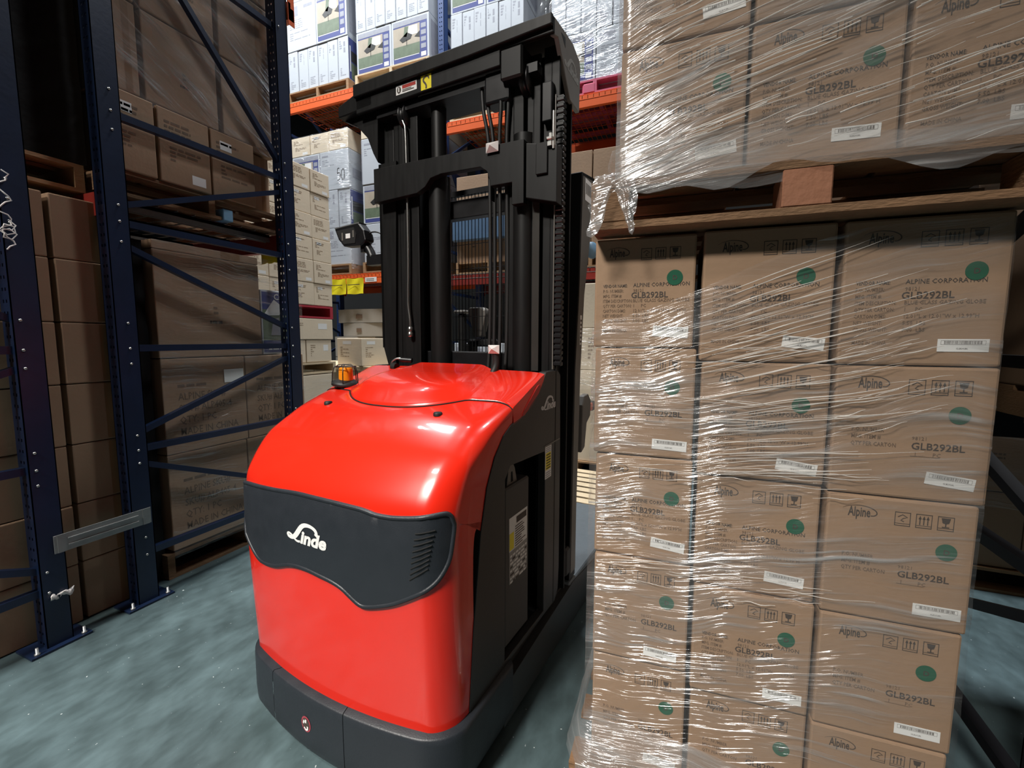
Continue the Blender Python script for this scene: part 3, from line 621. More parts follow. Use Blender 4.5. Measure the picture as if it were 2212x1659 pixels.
for i in range(9):
    y = .742 - i * .0095; mb.rect(.525, .525 + rnd.uniform(.05, .095), y, y + .004, sf(.0006), 3)
for i in range(8):
    y = .645 - i * .0145; x = .485
    while x < .615: q = x + rnd.uniform(.01, .03); mb.rect(x, min(q, .622), y - .008, y, sf(.0012), 3 if rnd.random() < .4 else 0); x = q + .006
mb.build('data_plate', [WHITE, GALV, YEL, INK], bt, label='white and grey data plate', fixn=False)
sd = lambda e=.0008: (lambda x, y: (.4735 + e, x, y))
mb = MB(); linde(mb, sd(), .728, 1.158, .155); mb.build('maker_mark', mat('pale_silver_print', (.55, .55, .55), .4), truck, label='small pale script lettering on the side panel', fixn=False)
mb = MB(); mb.rect(.772, .838, .862, 1.0, sd(), 0); mb.rect(.778, .832, .90, .972, sd(.0014), 1)
for i in range(6): mb.rect(.783, .828, .904 + i * .0115, .909 + i * .0115, sd(.002), 2)
for i in range(3): mb.rect(.778, .83, .868 + i * .009, .872 + i * .009, sd(.0014), 3); mb.rect(.778, .83, .976 + i * .008, .979 + i * .008, sd(.0014), 3)
mb.build('warning_label', [WHITE, YEL, INK, GREYP], truck, label='yellow and white warning label', fixn=False)
MB().bar((.474, .762, 1.004), (.474, .93, 1.008), .003, .006).build('panel_crease', GREYM, truck)
# mast
def rail(a0, a1, b0, b1, z0, z1, m=BLKM, web=.012):
    mb = MB(); mb.bx(a0, a1, b0, b0 + web, z0, z1); mb.bx(a0, a1, b1 - web, b1, z0, z1); c = (a0 + a1) / 2; mb.bx(c - web / 2, c + web / 2, b0, b1, z0, z1); return mb.build('mast_rail', m, truck, bevel=.003)
mb = MB(); mb.prism([(-.485, 2.31), (-.485, 1.42), (-.44, 1.28), (-.40, 1.28), (-.37, 2.31)], 'y', .85, .87); mb.bx(-.485, -.47, .85, 1.02, 1.40, 2.31); mb.build('mast_shroud', BLKM, truck)
for s in (-1, 1):
    rail(s * .475 if s < 0 else .405, -.405 if s < 0 else .475, .875, 1.02, .26, 2.62)
    rail(-.395 if s < 0 else .335, -.335 if s < 0 else .395, .865, .99, .26, 2.60)
    rail(-.325 if s < 0 else .235, -.235 if s < 0 else .325, .85, .97, .26, 2.58)
MB().bx(.366, .398, .858, .864, 1.31, 2.06).build('grey_rail_face', RAILG, truck, label='lighter grey strip down a mast rail')  # lighter grey strip laid over the rail
mb = MB(); mb.tube([(-.135, .885, 1.28), (-.135, .885, 2.20)], .052, 20); mb.tube([(-.135, .885, 2.20), (-.135, .885, 2.56)], .036, 20); mb.build('lift_cylinder', BLKM, truck, fixn=False)
mb = MB(); mb.tube([(.315, .885, 1.28), (.315, .885, 2.3)], .05, 20); mb.build('lift_cylinder', BLKM, truck, fixn=False)
mb = MB(); mb.prism([(-.465, 2.268), (.355, 2.250), (.355, 2.0), (.30, 2.0), (.30, 2.09), (.20, 2.09), (.20, 2.03), (.195, 2.11), (.18, 2.155), (.15, 2.176), (-.06, 2.182), (-.12, 2.172), (-.15, 2.14), (-.20, 2.118), (-.465, 2.108)], 'y', .795, .83); mb.build('crossmember', BLKM, truck, bevel=.004)
MB().bx(-.23, .24, .92, .97, 2.015, 2.10).build('crossmember', BLK, truck, bevel=.004)
mb = MB(); mb.prism([(.362, 2.235), (.498, 2.205), (.498, 1.985), (.362, 2.02)], 'y', .80, .86); mb.bx(.41, .46, .79, .80, 2.10, 2.22); mb.build('guide_bracket', BLKM, truck, bevel=.003)
MB().bx(-.24, .24, .90, .96, 1.26, 1.385).build('crossmember', BLK, truck, bevel=.004)
MB().bx(.412, .455, .84, .93, 2.32, 2.47).build('pulley_bracket', BLK, truck, bevel=.004)
for a, b in ((.34, .86), (-.30, .86)):
    mb = MB(); M_ = Matrix.Translation((a, b, 2.50)) @ Matrix.Rotation(PI / 2, 4, 'Y'); mb.lathe([(0, -.02), (.055, -.02), (.055, -.012), (.045, -.008), (.045, .008), (.055, .012), (.055, .02), (0, .02)], n=24, M=M_); mb.build('chain_pulley', BLK, truck)
# hydraulic hoses, pipe
for i, (a0, a1, b) in enumerate(((.130, .165, .84), (.155, .188, .84), (.222, .222, .83), (.252, .252, .84))):
    mb = MB(); mb.tube(spline([(a0, b, 2.52), (a0 + .01, b - .005, 2.42), (a1, b, 2.25), (a1, b + .01, 1.8), (a1 - .004, b + .01, 1.45), (a1 - .01, b, 1.27)], 6), .0085, 8); mb.build('hydraulic_hose', RUBB, truck, fixn=False)
mb = MB(); mb.tube(spline([(-.36, .83, 2.515), (-.325, .83, 2.50), (-.300, .83, 2.46), (-.288, .83, 2.38), (-.287, .83, 1.9), (-.293, .83, 1.66), (-.292, .83, 1.60), (-.283, .83, 1.53), (-.283, .83, 1.48)], 5), .0062, 8); pp = mb.build('oil_pipe', STEEL, truck, fixn=False, label='bright bent steel oil pipe')
mb = MB().lathe([(.012, 0), (.014, .004), (.014, .02), (.010, .024), (.013, .03), (.013, .045), (.008, .05)], (-.283, .83, 1.455), 10); mb.build('pipe_fitting', STEEL, pp)
def cap_post(a, b, z, s, m, zb):
    mb = MB(); mb.add([(a - s, b, z - s * .75), (a + s, b, z - s * .75), (a + s, b, z + s * .6), (a - s, b, z + s * .6), (a, b - s * .7, z)], [(0, 1, 4), (1, 2, 4), (2, 3, 4), (3, 0, 4), (3, 2, 1, 0)]); mb.build('reflector', m, truck, label='pale pyramid-faced reflector')
    if zb: mb = MB(); mb.tube(spline([(a, b + .02, z - .02), (a, b + .02, z - .07), (a - .012, b + .0, zb)], 5), .016, 10); mb.build('reflector_post', RUBB, truck, fixn=False)
cap_post(.246, .74, 1.405, .027, WPLAST, 1.285); cap_post(.212, .785, 2.243, .030, WPLAST, None)
# energy chain down the mast's outer edge
for k in range(46):
    z = 1.335 + k * .0235; mb = MB(); mb.rbx(.468, .503, .855, .885, z, z + .0165, .003); mb.bx(.474, .498, .860, .880, z + .0165, z + .0235); mb.build('chain_link', BLK, truck)
MB().bx(.464, .468, .855, .875, 1.32, 2.42).build('chain_guide', GREYM, truck)
mb = MB(); mb.tube([(.482, .80, 2.19), (.482, .80, 2.33)], .007, 8); mb.build('lift_rod', STEEL, truck, fixn=False)
mb = MB().lathe([(0, 0), (.016, 0), (.016, .016), (.012, .02), (.02, .024), (.02, .032), (.008, .036), (.008, .05)], (.47, .80, 2.20), 6, 0, False); mb.build('rod_nut', STEEL, truck)
# mast head
mb = MB(); mb.prism([(-.565, 2.665), (-.565, 2.54), (.245, 2.553), (.245, 2.612), (.48, 2.612), (.48, 2.672)], 'y', .79, .81); mb.bx(-.565, .48, .79, 1.06, 2.655, 2.668); mb.build('mast_head', BLKM, truck, bevel=.004)
mb = MB(); mb.prism([(-.565, 2.61), (.10, 2.618), (.48, 2.632), (.48, 2.674), (-.565, 2.668)], 'y', .772, .79); mb.build('head_lip', BLKM, truck, bevel=.004)
mb = MB(); mb.rbx(.248, .35, .785, .90, 2.49, 2.61, .008); mb.build('head_block', BLKM, truck)
MB().bx(-.47, .47, .93, 1.03, 2.53, 2.62).build('head_crossbeam', BLK, truck)
MB().bx(-.46, .40, .82, .93, 2.51, 2.545).build('head_underplate', BLK, truck)
MB().bx(.155, .275, .815, .90, 2.43, 2.555).build('hose_block', BLK, truck, bevel=.01)
mb = MB(); mb.prism([(.80, 2.672), (.911, 2.681), (1.004, 2.682), (1.084, 2.657), (1.098, 2.626), (1.09, 2.445), (.974, 2.45), (.839, 2.619), (.802, 2.606)], 'x', .462, .4805); hs = mb.build('head_side_plate', mat('lit_head_plate_grey', (.24, .23, .215), .45), truck, bevel=.003, label='grey side plate of the mast head, lightened for its lit side')  # plate grey raised so its lit side is in the paint
MB().prism([(.867, 2.653), (.912, 2.657), (.914, 2.62)], 'x', .4806, .4812).build('plate_notch', GAPM, hs)
mb = MB(); hz = lambda x, y: (.4812, .905 + x * .98 , 2.556 + x * -.05 + y); linde(mb, hz, 0, 0, .175); mb.build('maker_mark', mat('faint_silver_print', (.42, .42, .40), .4), hs, fixn=False)
mb = MB(); mb.prism([(-.46, 2.64), (-.68, 2.61), (-.70, 2.555), (-.60, 2.505), (-.535, 2.44), (-.50, 2.36), (-.47, 2.31)], 'y', .83, .875); mb.prism([(-.46, 2.64), (-.56, 2.64), (-.69, 2.60), (-.69, 2.55), (-.46, 2.56)], 'y', .79, .88); mb.build('head_gusset', BLKM, truck, bevel=.006)
hf = lambda e=.0008: (lambda x, y: (x, .7715 - e if y > 2.62 else .79 - e, y))
hf = lambda e=.0008: (lambda x, y: (x, .79 - e, y + (x + .2) * .01))
mb = MB(); mb.rect(-.306, -.184, 2.567, 2.607, hf(), 0); mb.rect(-.268, -.19, 2.588, 2.602, hf(.0016), 1); mb.rect(-.268, -.20, 2.574, 2.578, hf(.0016), 2); mb.rect(-.268, -.215, 2.581, 2.584, hf(.0016), 2)
n = 14; mb.flat([(-.288 + .012 * math.cos(2 * PI * k / n), 2.587 + .015 * math.sin(2 * PI * k / n)) for k in range(n)], [tuple(range(n))], hf(.0016), 2); mb.rect(-.291, -.285, 2.578, 2.597, hf(.0024), 0)
mb.build('safety_label', [WHITE, mat('red_print', (.4, .03, .02), .5), INK], truck, label='white and red safety label', fixn=False)
mb = MB(); mb.rect(-.160, -.102, 2.552, 2.613, hf(), 0); mb.ribbon(spline([(-.114, 2.592), (-.118, 2.602), (-.130, 2.607), (-.143, 2.600), (-.145, 2.589), (-.136, 2.578), (-.130, 2.567), (-.131, 2.555)], 5), [.004 + .004 * min(1, k / 8) for k in range(36)], hf(.0016), 1)
mb.build('hook_sign', [YEL, INK], truck, label='yellow sign with a black hook', fixn=False)
# work lamp, beacon, shackle
LP = [(-.792, 2.026), (-.612, 2.038), (-.578, 2.0), (-.566, 1.948), (-.60, 1.925), (-.727, 1.930), (-.765, 1.968)]
mb = MB(); mb.prism(LP, 'y', .83, .885); lc = (-.66, 1.985); mb.prism([(lc[0] + (x - lc[0]) * .7, lc[1] + (z - lc[1]) * .7) for x, z in LP], 'y', .885, .92)
wl = mb.build('work_lamp', BLK, truck, bevel=.006)
mb = MB(); mb.prism([(-.776, 2.014), (-.648, 2.021), (-.632, 1.985), (-.640, 1.940), (-.722, 1.941), (-.752, 1.972)], 'y', .8275, .8305); mb.bx(-.705, -.672, .8255, .828, 1.968, 1.992, 1); mb.bx(-.735, -.725, .8258, .8278, 1.96, 2.0, 2); mb.bx(-.655, -.645, .8258, .8278, 1.97, 2.005, 2)
mb.build('lamp_lens', [RUBB, WHITE, GREYM], wl)
mb = MB(); mb.prism([(-.792, 2.027), (-.612, 2.039), (-.612, 2.044), (-.792, 2.032)], 'y', .832, .883); mb.build('lamp_top', GALV, wl)
mb = MB(); mb.tube([(-.60, .87, 1.93), (-.575, .87, 1.895), (-.56, .87, 1.865)], .022, 10); mb.bx(-.585, -.48, .85, .89, 1.825, 1.875); mb.bx(-.625, -.60, .85, .88, 1.895, 1.925); mb.build('lamp_bracket', BLK, truck, fixn=False)
mb = MB(); mb.tube(spline([(-.60, .87, 1.985), (-.56, .87, 1.995), (-.52, .87, 1.99), (-.48, .87, 1.97)], 5), .004, 6); mb.build('lamp_cable', RUBB, truck, fixn=False)
bc = Vector(ztop(-.388, .515)) + Vector((0, 0, .012)); mb = MB(); Mb = Matrix.Translation(bc) @ Matrix.Rotation(.12, 4, 'Y')
mb.lathe([(0, -.01), (.062, -.01), (.062, .004), (.045, .010), (.036, .016), (0, .016)], n=24, M=Mb); bcn = mb.build('beacon', RUBB, truck)
Mb = Matrix.Translation(bc); mb = MB().lathe([(.031, .012), (.030, .06), (.026, .070), (.0, .074)], n=24, M=Mb); mb.build('beacon_lens', AMBER, bcn, label='amber beacon lens')
for k in range(5):
    an = 2 * PI * k / 5 + .3; x, y = math.cos(an), math.sin(an); mb = MB(); mb.tube([tuple(bc + Vector((x * r, y * r, z))) for r, z in ((.058, 0), (.056, .045), (.048, .072), (.03, .082), (.0, .083))], .0022, 6); mb.build('cage_bar', BLK, bcn, fixn=False)
mb = MB(); mb.tube([tuple(bc + Vector((math.cos(2 * PI * k / 20) * .045, math.sin(2 * PI * k / 20) * .045, .074))) for k in range(21)], .002, 6); mb.build('cage_ring', BLK, bcn, fixn=False)
z_ = bonnet_pt(-.31, .97)[2]; mb = MB(); mb.tube(spline([(-.325, .735, z_ - .01), (-.320, .735, z_ + .018), (-.300, .742, z_ + .036), (-.275, .75, z_ + .040)], 5), .006, 8); sh = mb.build('lifting_shackle', STEEL, truck, fixn=False)
mb = MB(); mb.tube([(-.285, .752, z_ + .034), (-.225, .77, z_ + .030)], .012, 10); mb.build('shackle_pin', BLK, sh, fixn=False)
mb = MB(); mb.tube([(-.345 + .03 * math.cos(2 * PI * k / 16), .735, z_) for k in range(1)] + [(-.29, .735, z_ - .002)], .02, 8); mb.build('shackle_seat', GAPM, sh, fixn=False)
# operator's cab behind the mast
post = [(1.07, .27), (1.08, .9), (1.095, 1.3), (1.13, 1.65), (1.147, 2.215), (1.333, 2.24), (1.30, 2.0), (1.21, 1.66), (1.178, 1.3), (1.152, .6), (1.152, .27)]
for a in (.415, -.475): mb = MB(); mb.prism(post, 'x', a, a + .064); mb.build('cab_post', BLKM if a < 0 else BLKM, truck, bevel=.004)
mb = MB(); mb.prism([(1.085, .30), (1.10, 1.3), (1.135, 1.65), (1.16, 2.2), (1.325, 2.22), (1.295, 2.0), (1.207, 1.66), (1.172, 1.3), (1.149, .6), (1.149, .30)], 'x', .4792, .4805); mb.build('post_lit_flank', GREYM, truck, label='outer flank of the cab post, lit side put into its grey')  # thin grey sheet that paints the post's flank as lit
mb = MB(); pf = lambda x, y: (.482, x, y); mb.rect(1.152, 1.176, 1.42, 1.56, lambda x, y: (.4812, x, y), 0); [mb.rect(1.156, 1.172, 1.43 + .02 * i, 1.44 + .02 * i, pf, 1) for i in range(6)]; mb.rect(1.19, 1.30, 2.10, 2.20, lambda x, y: (.4812, x, y), 0)
[mb.rect(1.20 + .016 * i, 1.208 + .016 * i, 2.13, 2.18, pf, 1) for i in range(6)]; mb.build('cab_label', [WHITE, INK], truck, fixn=False)
mb = MB(); mb.rbx(-.485, .485, 1.06, 2.12, .20, .262, .006); mb.build('platform_floor', mat('grey_platform_mat', (.10, .12, .135), .45, var=.15, scale=30, bump=.1), truck)
mb = MB(); mb.rbx(.40, .482, 1.02, 1.075, .31, .45, .01); mb.build('step_pad', RUBB, truck)
mb = MB(); mb.prism([(1.20, .88), (1.21, 1.12), (1.235, 1.165), (1.29, 1.17), (1.335, 1.13), (1.33, 1.05), (1.275, 1.02), (1.25, .90)], 'x', .455, .485); mb.build('side_gate_arm', GREYM, truck, bevel=.006, label='grey folding side gate arm')
mb = MB(); mb.rbx(.45, .485, 1.36, 1.40, 1.07, 1.12, .004); mb.build('stop_button_housing', RUBB, truck); mb = MB(); mb.rbx(.455, .487, 1.335, 1.36, 1.075, 1.115, .004); mb.build('stop_button', ORANGE, truck, label='orange-red stop button')
mb = MB(); M_ = Matrix.Translation((.475, 1.32, 1.89)) @ Matrix.Rotation(PI / 2, 4, 'Y') @ Matrix.Rotation(.4, 4, 'X'); mb.lathe([(0, -.02), (.03, -.018), (.042, 0), (.040, .01), (0, .012)], n=18, M=M_); mb.build('blue_spot_lamp', LBLUE, truck, label='round pale blue spot lamp')
mb = MB(); w = .0028; k0 = 42
for k in range(k0 + 1): a = -.42 + .84 * k / k0; mb.bx(a - w / 2, a + w / 2, 1.045, 1.045 + w, 1.32, 2.16)
for k in range(8): z = 1.32 + .12 * k; mb.bx(-.42, .42, 1.042, 1.042 + w, z - w / 2, z + w / 2)
mb.build('mesh_guard', BLK, truck, fixn=False)
for z in (1.30, 2.16): MB().bx(-.43, .43, 1.035, 1.06, z, z + .025).build('guard_rail', BLK, truck)
mb = MB(); mb.prism([(-.148, 1.60), (-.135, 1.612), (-.055, 1.612), (-.032, 1.60), (-.03, 1.58), (-.062, 1.455), (-.108, 1.455)], 'y', 1.13, 1.18); mb.build('backrest_pad', GREYM, truck, bevel=.01)
mb = MB(); mb.rbx(-.225, -.185, 1.15, 1.19, 1.27, 1.585, .008); mb.rbx(-.16, -.0, 1.14, 1.22, 1.405, 1.445, .01); mb.rbx(-.17, -.12, 1.14, 1.2, 1.27, 1.42, .008); mb.build('control_console', RUBB, truck)
mb = MB(); mb.rbx(-.24, -.165, 1.13, 1.20, 1.582, 1.602, .008); mb.build('console_knob', GREYM, truck)
MB().bx(-.42, .42, 1.10, 1.14, .262, 1.30).build('cab_front_panel', BLKM, truck)
# ------------------------------------------------------------------ the wrapped double stack
SA = math.radians(2.15); SX = Vector((math.cos(SA), math.sin(SA), 0)); SY = Vector((-math.sin(SA), math.cos(SA), 0)); S0 = Vector((-.3, 1.3, 0))
def sp(x, y, z): return S0 + SX * x + SY * y + Vector((0, 0, z))
rnd = random.Random(11)
COLN = ('truck-side column', 'middle column', 'outer column'); ROWN = ('top row', 'second row down', 'third row down', 'fourth row down', 'bottom row')
KIND = [['long', 'short', 'long', 'short', 'short'], ['long', 'long', 'long', 'long', 'short'], ['long', 'short', 'short', 'short', 'short']]
CW, CD, CH = .294, .294, .3185
pallet('block pallet on the floor carrying the wrapped stack', sp(.475, -.045, 0), SA, .99, 1.25, .128, 'block', WOODD)
ZT = ((1.730, 1.425, 1.114, .807, .488, .130), (1.733, 1.391, 1.080, .761, .445, .130), (1.733, 1.389, 1.068, .751, .436, .130))
XE = (((.018, .292), (.024, .303), (.032, .306), (.036, .312), (.038, .314)), ((.303, .606), (.311, .613), (.314, .613), (.318, .616), (.322, .618)), ((.616, .932), (.618, .932), (.619, .922), (.622, .918), (.621, .914)))
for c in range(3):
    for r in range(5):
        z = ZT[c][r + 1] + .001; h = ZT[c][r] - z - .002; x0, x1 = XE[c][r]; w = x1 - x0 - .006; y = rnd.uniform(-.006, .008)
        o = carton(KIND[c][r], w, CD, h, sp((x0 + x1) / 2, y, z), SA + rnd.uniform(-.012, .012), f'brown printed carton, {COLN[c]} and {ROWN[r]} of the lower wrapped stack', 'globe cartons on the lower pallet', CARD, 0)
        ship_label(o, 1, 1, (c + r) % 3, w / 2 - .064 + rnd.uniform(-.01, .006), .040 + rnd.uniform(-.004, .012), rnd.uniform(-.02, .14)); dot(o, w * .30 + rnd.uniform(-.006, .006), h * .64 + rnd.uniform(-.006, .006))
HID = 'plain brown carton behind the face cartons of the wrapped stacks'
for c in (0, 2):
    for r in range(5):
        for k in range(1, 4): carton('side', XE[c][r][1] - XE[c][r][0] - .006, CD, ZT[c][r] - ZT[c][r + 1] - .003, sp(sum(XE[c][r]) / 2, k * .304, ZT[c][r + 1] + .001), SA, HID, 'cartons deeper in the wrapped stacks', CARD, 1)
# upper pallet and its load
U = -.07
pallet('stained block pallet on top of the lower wrapped stack', sp(.515, U - .01, 1.737), SA, .99, 1.25, .122, 'block', WOODD, None, WOODR)
URN = ('topmost row', 'lowest row')
for c in range(3):
    for r in range(2):
        z = 1.862 + (1 - r) * .3235; x = .232 + c * .3035 + rnd.uniform(-.004, .004)
        o = carton('long', CW, CD, CH, sp(x, U + .012 + rnd.uniform(-.004, .004), z), SA + rnd.uniform(-.01, .01), f'brown printed carton, {COLN[c]} and {URN[r]} of the upper wrapped stack', 'globe cartons on the upper pallet', CARD, 0)
        ship_label(o, 1, 1, (c + r) % 3, .078 + rnd.uniform(-.01, .012), .048, -.10 if c == 0 else .02); dot(o, .092, .203)
        if c != 1:
            for k in range(1, 4): carton('side', CW, CD, CH, sp(.232 + c * .3035, U + .012 + k * .30, z), SA, HID, 'cartons deeper in the wrapped stacks', CARD, 1)
FM1 = film_mat('clear_film_lower', .16, .07, .8, 1.3, 62, .15); FM2 = film_mat('clear_film_upper', .24, .15, 1.1, 7.7, 50, .34)
film('clear stretch film wrapped round the lower carton stack', .018, .922, -.006, 1.22, lambda x: .085 + .012 * math.sin(x * 9), lambda x: 1.50 + .215 * sst(x / .72), FM1, S0, SA, .005, lambda z: .062 * min(1, max(0, (.30 - z) / .18)) ** 1.2, 3)
film('shiny stretch film wrapped round the upper carton stack', .080, .988, U + .002, U + 1.22, lambda x: 1.838 + .012 * math.sin(x * 11 + 1) - .02 * sst((x - .3) / .1) * sst((.62 - x) / .1), 2.55, FM2, S0, SA, .007, None, 9)
film('bunched film skirt pulled over the floor pallet of the lower stack', .012, .93, -.012, 1.22, lambda x: .088 + .014 * math.sin(x * 13), lambda x: .26 + .02 * math.sin(x * 7), film_mat('bunched_skirt_film', -.1, .16, .9, 4.9, 60, .3), S0, SA, .006, lambda z: .056 * min(1, max(0, (.27 - z) / .15)), 31)
film('bunched film hem along the lower edge of the upper wrapped load', .074, .992, U - .004, U + 1.22, lambda x: 1.826 + .014 * math.sin(x * 13 + 1) + .012 * math.sin(x * 31) + .012 * sst((x - .30) / .1) * sst((.66 - x) / .1), lambda x: 1.915 + .03 * math.sin(x * 6), film_mat('bunched_hem_film', .1, .10, .8, 9.9, 70, .22), S0, SA, .009, lambda z: .012, 37)
# pale film strands that paint the glints across the lower stack
mb = MB(); rnd = random.Random(21)
def glint_rope(x0, z0, x1, z1, r):
    k = 9; mb.tube([(x0 + (x1 - x0) * i / k, -.016 - .003 * math.sin(i * 1.3), z0 + (z1 - z0) * i / k + .0014 * math.sin(i * 1.1 + x0 * 9)) for i in range(k + 1)], [r * .72 * (.25 + .75 * math.sin(PI * (i + .4) / (k + .8))) for i in range(k + 1)], 5)
for i in range(48):
    t = i / 47; z = 1.545 - t * .46; x = .29 + rnd.uniform(-.03, .14); l = rnd.uniform(.22, .46); glint_rope(x, z, x + l, z + l * (.36 - .26 * t) + rnd.uniform(-.01, .01), rnd.uniform(.0010, .0026))
for i in range(44): x = .04 + rnd.uniform(0, .55); z = rnd.choice((1.40, 1.09, .765, 1.07, .79, 1.25)) + rnd.uniform(-.03, .05); l = rnd.uniform(.10, .30); glint_rope(x, z, x + l, z + l * rnd.uniform(-.06, .12), rnd.uniform(.0008, .0018))
for i in range(22): x = .60 + rnd.uniform(0, .14); z = 1.36 + rnd.uniform(-.16, .12); l = rnd.uniform(.06, .16); glint_rope(x, z, x + l, z + l * rnd.uniform(.2, .5), rnd.uniform(.001, .002))
for i in range(16): z = .09 + rnd.uniform(0, .06); x = -.02 + rnd.uniform(0, .3); l = rnd.uniform(.15, .4); k = 6; mb.tube([(x + l * j / k, -.062 - .006 * math.sin(j + i), z + .004 * math.sin(j * 1.7 + i)) for j in range(k + 1)], rnd.uniform(.001, .002), 5)
o = mb.build('glint_film_strands', STRAND, None, S0, SA, fixn=False); tag(o, 'pale film strands painting the glints that slant across the lower stack', 'stretch film', None, 'stuff')
mb = MB(); rnd = random.Random(5)  # more pale strands, carrying the film's shine on the upper stack
for i in range(170):
    x = .09 + rnd.random() ** 1.7 * .85; z = 1.86 + rnd.random() * .66; l = rnd.uniform(.06, .30); k = 6
    mb.tube([(x + l * j / k, U - .010 - .003 * math.sin(j + i), z + l * .24 * j / k + .0015 * math.sin(j * .9 + i)) for j in range(k + 1)], rnd.uniform(.0006, .0016), 5)
o = mb.build('glint_film_strands', STRAND, None, S0, SA, fixn=False); tag(o, 'pale film strands painting the glints across the upper carton stack', 'stretch film', None, 'stuff')
# torn film bunched on the upper pallet's corner
from mathutils import noise
mb = MB(); rows = []
for i in range(15):
    row = []
    for j in range(17):
        u = j / 16; v = i / 14; x = .03 + u * .115; wob = noise.noise(Vector((x * 40, v * 6, 2))) * .022; zz = 1.872 - v * (.05 + .11 * (.5 + .5 * math.sin(u * 7 + .8))); row.append((x + wob * .5 - .01 * v, U - .018 - .022 * sst(v * 6) - abs(wob), zz + noise.noise(Vector((x * 60, v * 9, 8))) * .008))
    rows.append(row)
mb.grid(rows); o = mb.build('torn_film', film_mat('bunched_film', .3, .25, .5, 3.1, 60, .25), None, S0, SA, fixn=False); tag(o, 'torn bunch of film hanging off the upper pallet corner', 'stretch film')
# ------------------------------------------------------------------ rack at the truck's far side (its end frames face us)
RX = -2.72
rack_frame('blue rack end frame standing next to the truck', RX, 1.345, 2.486, 6.4, RACKB)
rack_frame('blue rack end frame at the picture edge, tied by the galvanised spacer', RX, -.07, 1.07, 6.4, RACKB)
sp_ = thing('row_spacer', 'galvanised row spacer joining the two blue rack end frames', 'row spacer', (RX + .004, 1.03, .445)); mb = MB(); mb.bx(0, .004, 0, .40, 0, .085); mb.bx(-.002, .010, .05, .34, .024, .030); mb.bx(-.002, .010, .05, .34, .055, .061); mb.build('spacer_bar', GALV, sp_, bevel=.001)
for y in (.012, .36): MB().bx(.004, .007, y, y + .03, .0, .085).build('end_flange', GALV, sp_)
mb = MB(); mb.grid([[(RX + .006 + .01 * math.sin(i * 1.3 + j), 1.0 + .011 * i, .232 + .006 * math.sin(i * 1.7) + .012 * j) for i in range(9)] for j in range(3)]); o = mb.build('tape_scrap', WPLAST, None, fixn=False, solid=.004); tag(o, 'white scrap of torn tape stuck on the blue upright near the floor', 'tape')
mb = MB(); k = 26; mb.tube([(RX + .012 + .006 * math.sin(i * 1.9), .985 + .02 * math.sin(i * .9) + .006 * math.sin(i * 2.3), 2.14 - i * .013) for i in range(k)], .0028, 6); mb.tube([(RX + .016, .99 + .022 * math.sin(i * 1.4), 1.92 + .018 * math.cos(i * 1.4) - i * .004) for i in range(14)], .003, 6); o = mb.build('film_tangle', WPLAST, None, fixn=False); tag(o, 'tangle of torn white film hanging on the blue upright', 'stretch film')
for i, (y, z, m) in enumerate(((1.36, 2.06, DRED), (2.40, 2.06, DRED), (1.36, 3.55, ORANGE), (2.40, 3.37, ORANGE))):
    beam(('dark red shelf beam behind the upright by the floor cartons', 'dark red shelf beam with a yellow tag on the aisle side', 'orange upper shelf beam on the inner rack side', 'orange upper beam end at the top of the blue upright')[i], (RX - 2.6 if i < 2 else RX - .5, y if i < 3 else 2.495, z if i < 3 else 3.64), (RX - (.088 if i < 3 else -.012), y if i < 3 else 2.495, z if i < 3 else 3.64), .115, m, -1)
mb = MB(); mb.grid([[(RX - .09 - .16 * i / 6, 2.396 - .004 * math.sin(i), 2.055 - .012 * j + .005 * math.sin(i * 2 + j)) for i in range(7)] for j in range(7)]); o = mb.build('shelf_tag', YEL, None, fixn=False, solid=.002); tag(o, 'yellow tag hanging behind the blue upright under the dark red beam', 'tag')
mb = MB()
for k in range(3): x = RX - .16 - k * .42; mb.bx(x - .045, x + .0, 1.42, 2.40, 2.16, 2.18); mb.bx(x - .045, x - .037, 1.42, 2.40, 2.13, 2.18); mb.bx(x - .008, x, 1.42, 2.40, 2.13, 2.18)
for k in range(10): y = 1.46 + k * .1; mb.bx(RX - 1.3, RX - .13, y, y + .006, 2.18, 2.186)
o = mb.build('shelf_deck', GALV, None, fixn=False); tag(o, 'grey steel shelf deck on the dark red beams', 'wire deck')
# loads: bottom pallet behind the end frame
FX = -2.86; R90 = PI / 2
pallet('dark wooden pallet on the floor under the wrapped rack load', (FX, 2.10, 0), R90, 1.05, 1.2, .15, 'stringer', WOODD)
LB = (('alp', .505, .585, (1.866, .163), 'wrapped brown carton beside the blue upright, lowest tier', 1), ('alp', .50, .585, (2.375, .163), 'wrapped brown carton on the aisle end, lowest tier', 0),
      ('alp', .52, .57, (1.875, .752), 'brown carton with large printed lines and a white sheet, second tier', 0), ('alp', .49, .57, (2.385, .752), 'brown carton with large printed lines on the aisle end, second tier', 1),
      ('mark', .665, .62, (1.945, 1.328), 'large plain brown carton under the dark red shelf beams', 0))
for st, w, h, (y, z), lb, sd_ in LB: carton(st, w, .6, h, (FX, y, z), R90, lb, None, CARD, sd_)
carton('plain', .665, .6, .05, (FX, 1.945, 1.95), R90, 'flat brown carton lid lying on the large plain carton', None, CARD)
carton('retail', .235, .4, .46, (FX - .01, 2.41, 1.328), R90, 'blue and green printed retail box behind the blue upright', None, CARDW, 0, 'retail_box', 'box')
o = MB().bx(0, .0015, 0, .135, 0, .085).build('paper_sheet', WHITE, None, (FX + .004, 1.985, 1.155), 0); tag(o, 'white paper sheet stuck on a second tier carton', 'paper')
FM3 = film_mat('clear_film_rack', -.05, .06, .6, 4.4, 45, .10); film('stretch film round the bottom load in the blue rack', FX - 1.2, FX - .001, 1.555, 2.64, .12, 2.0, FM3, (0, 0, 0), 0, .004, None, 4, ('R',))
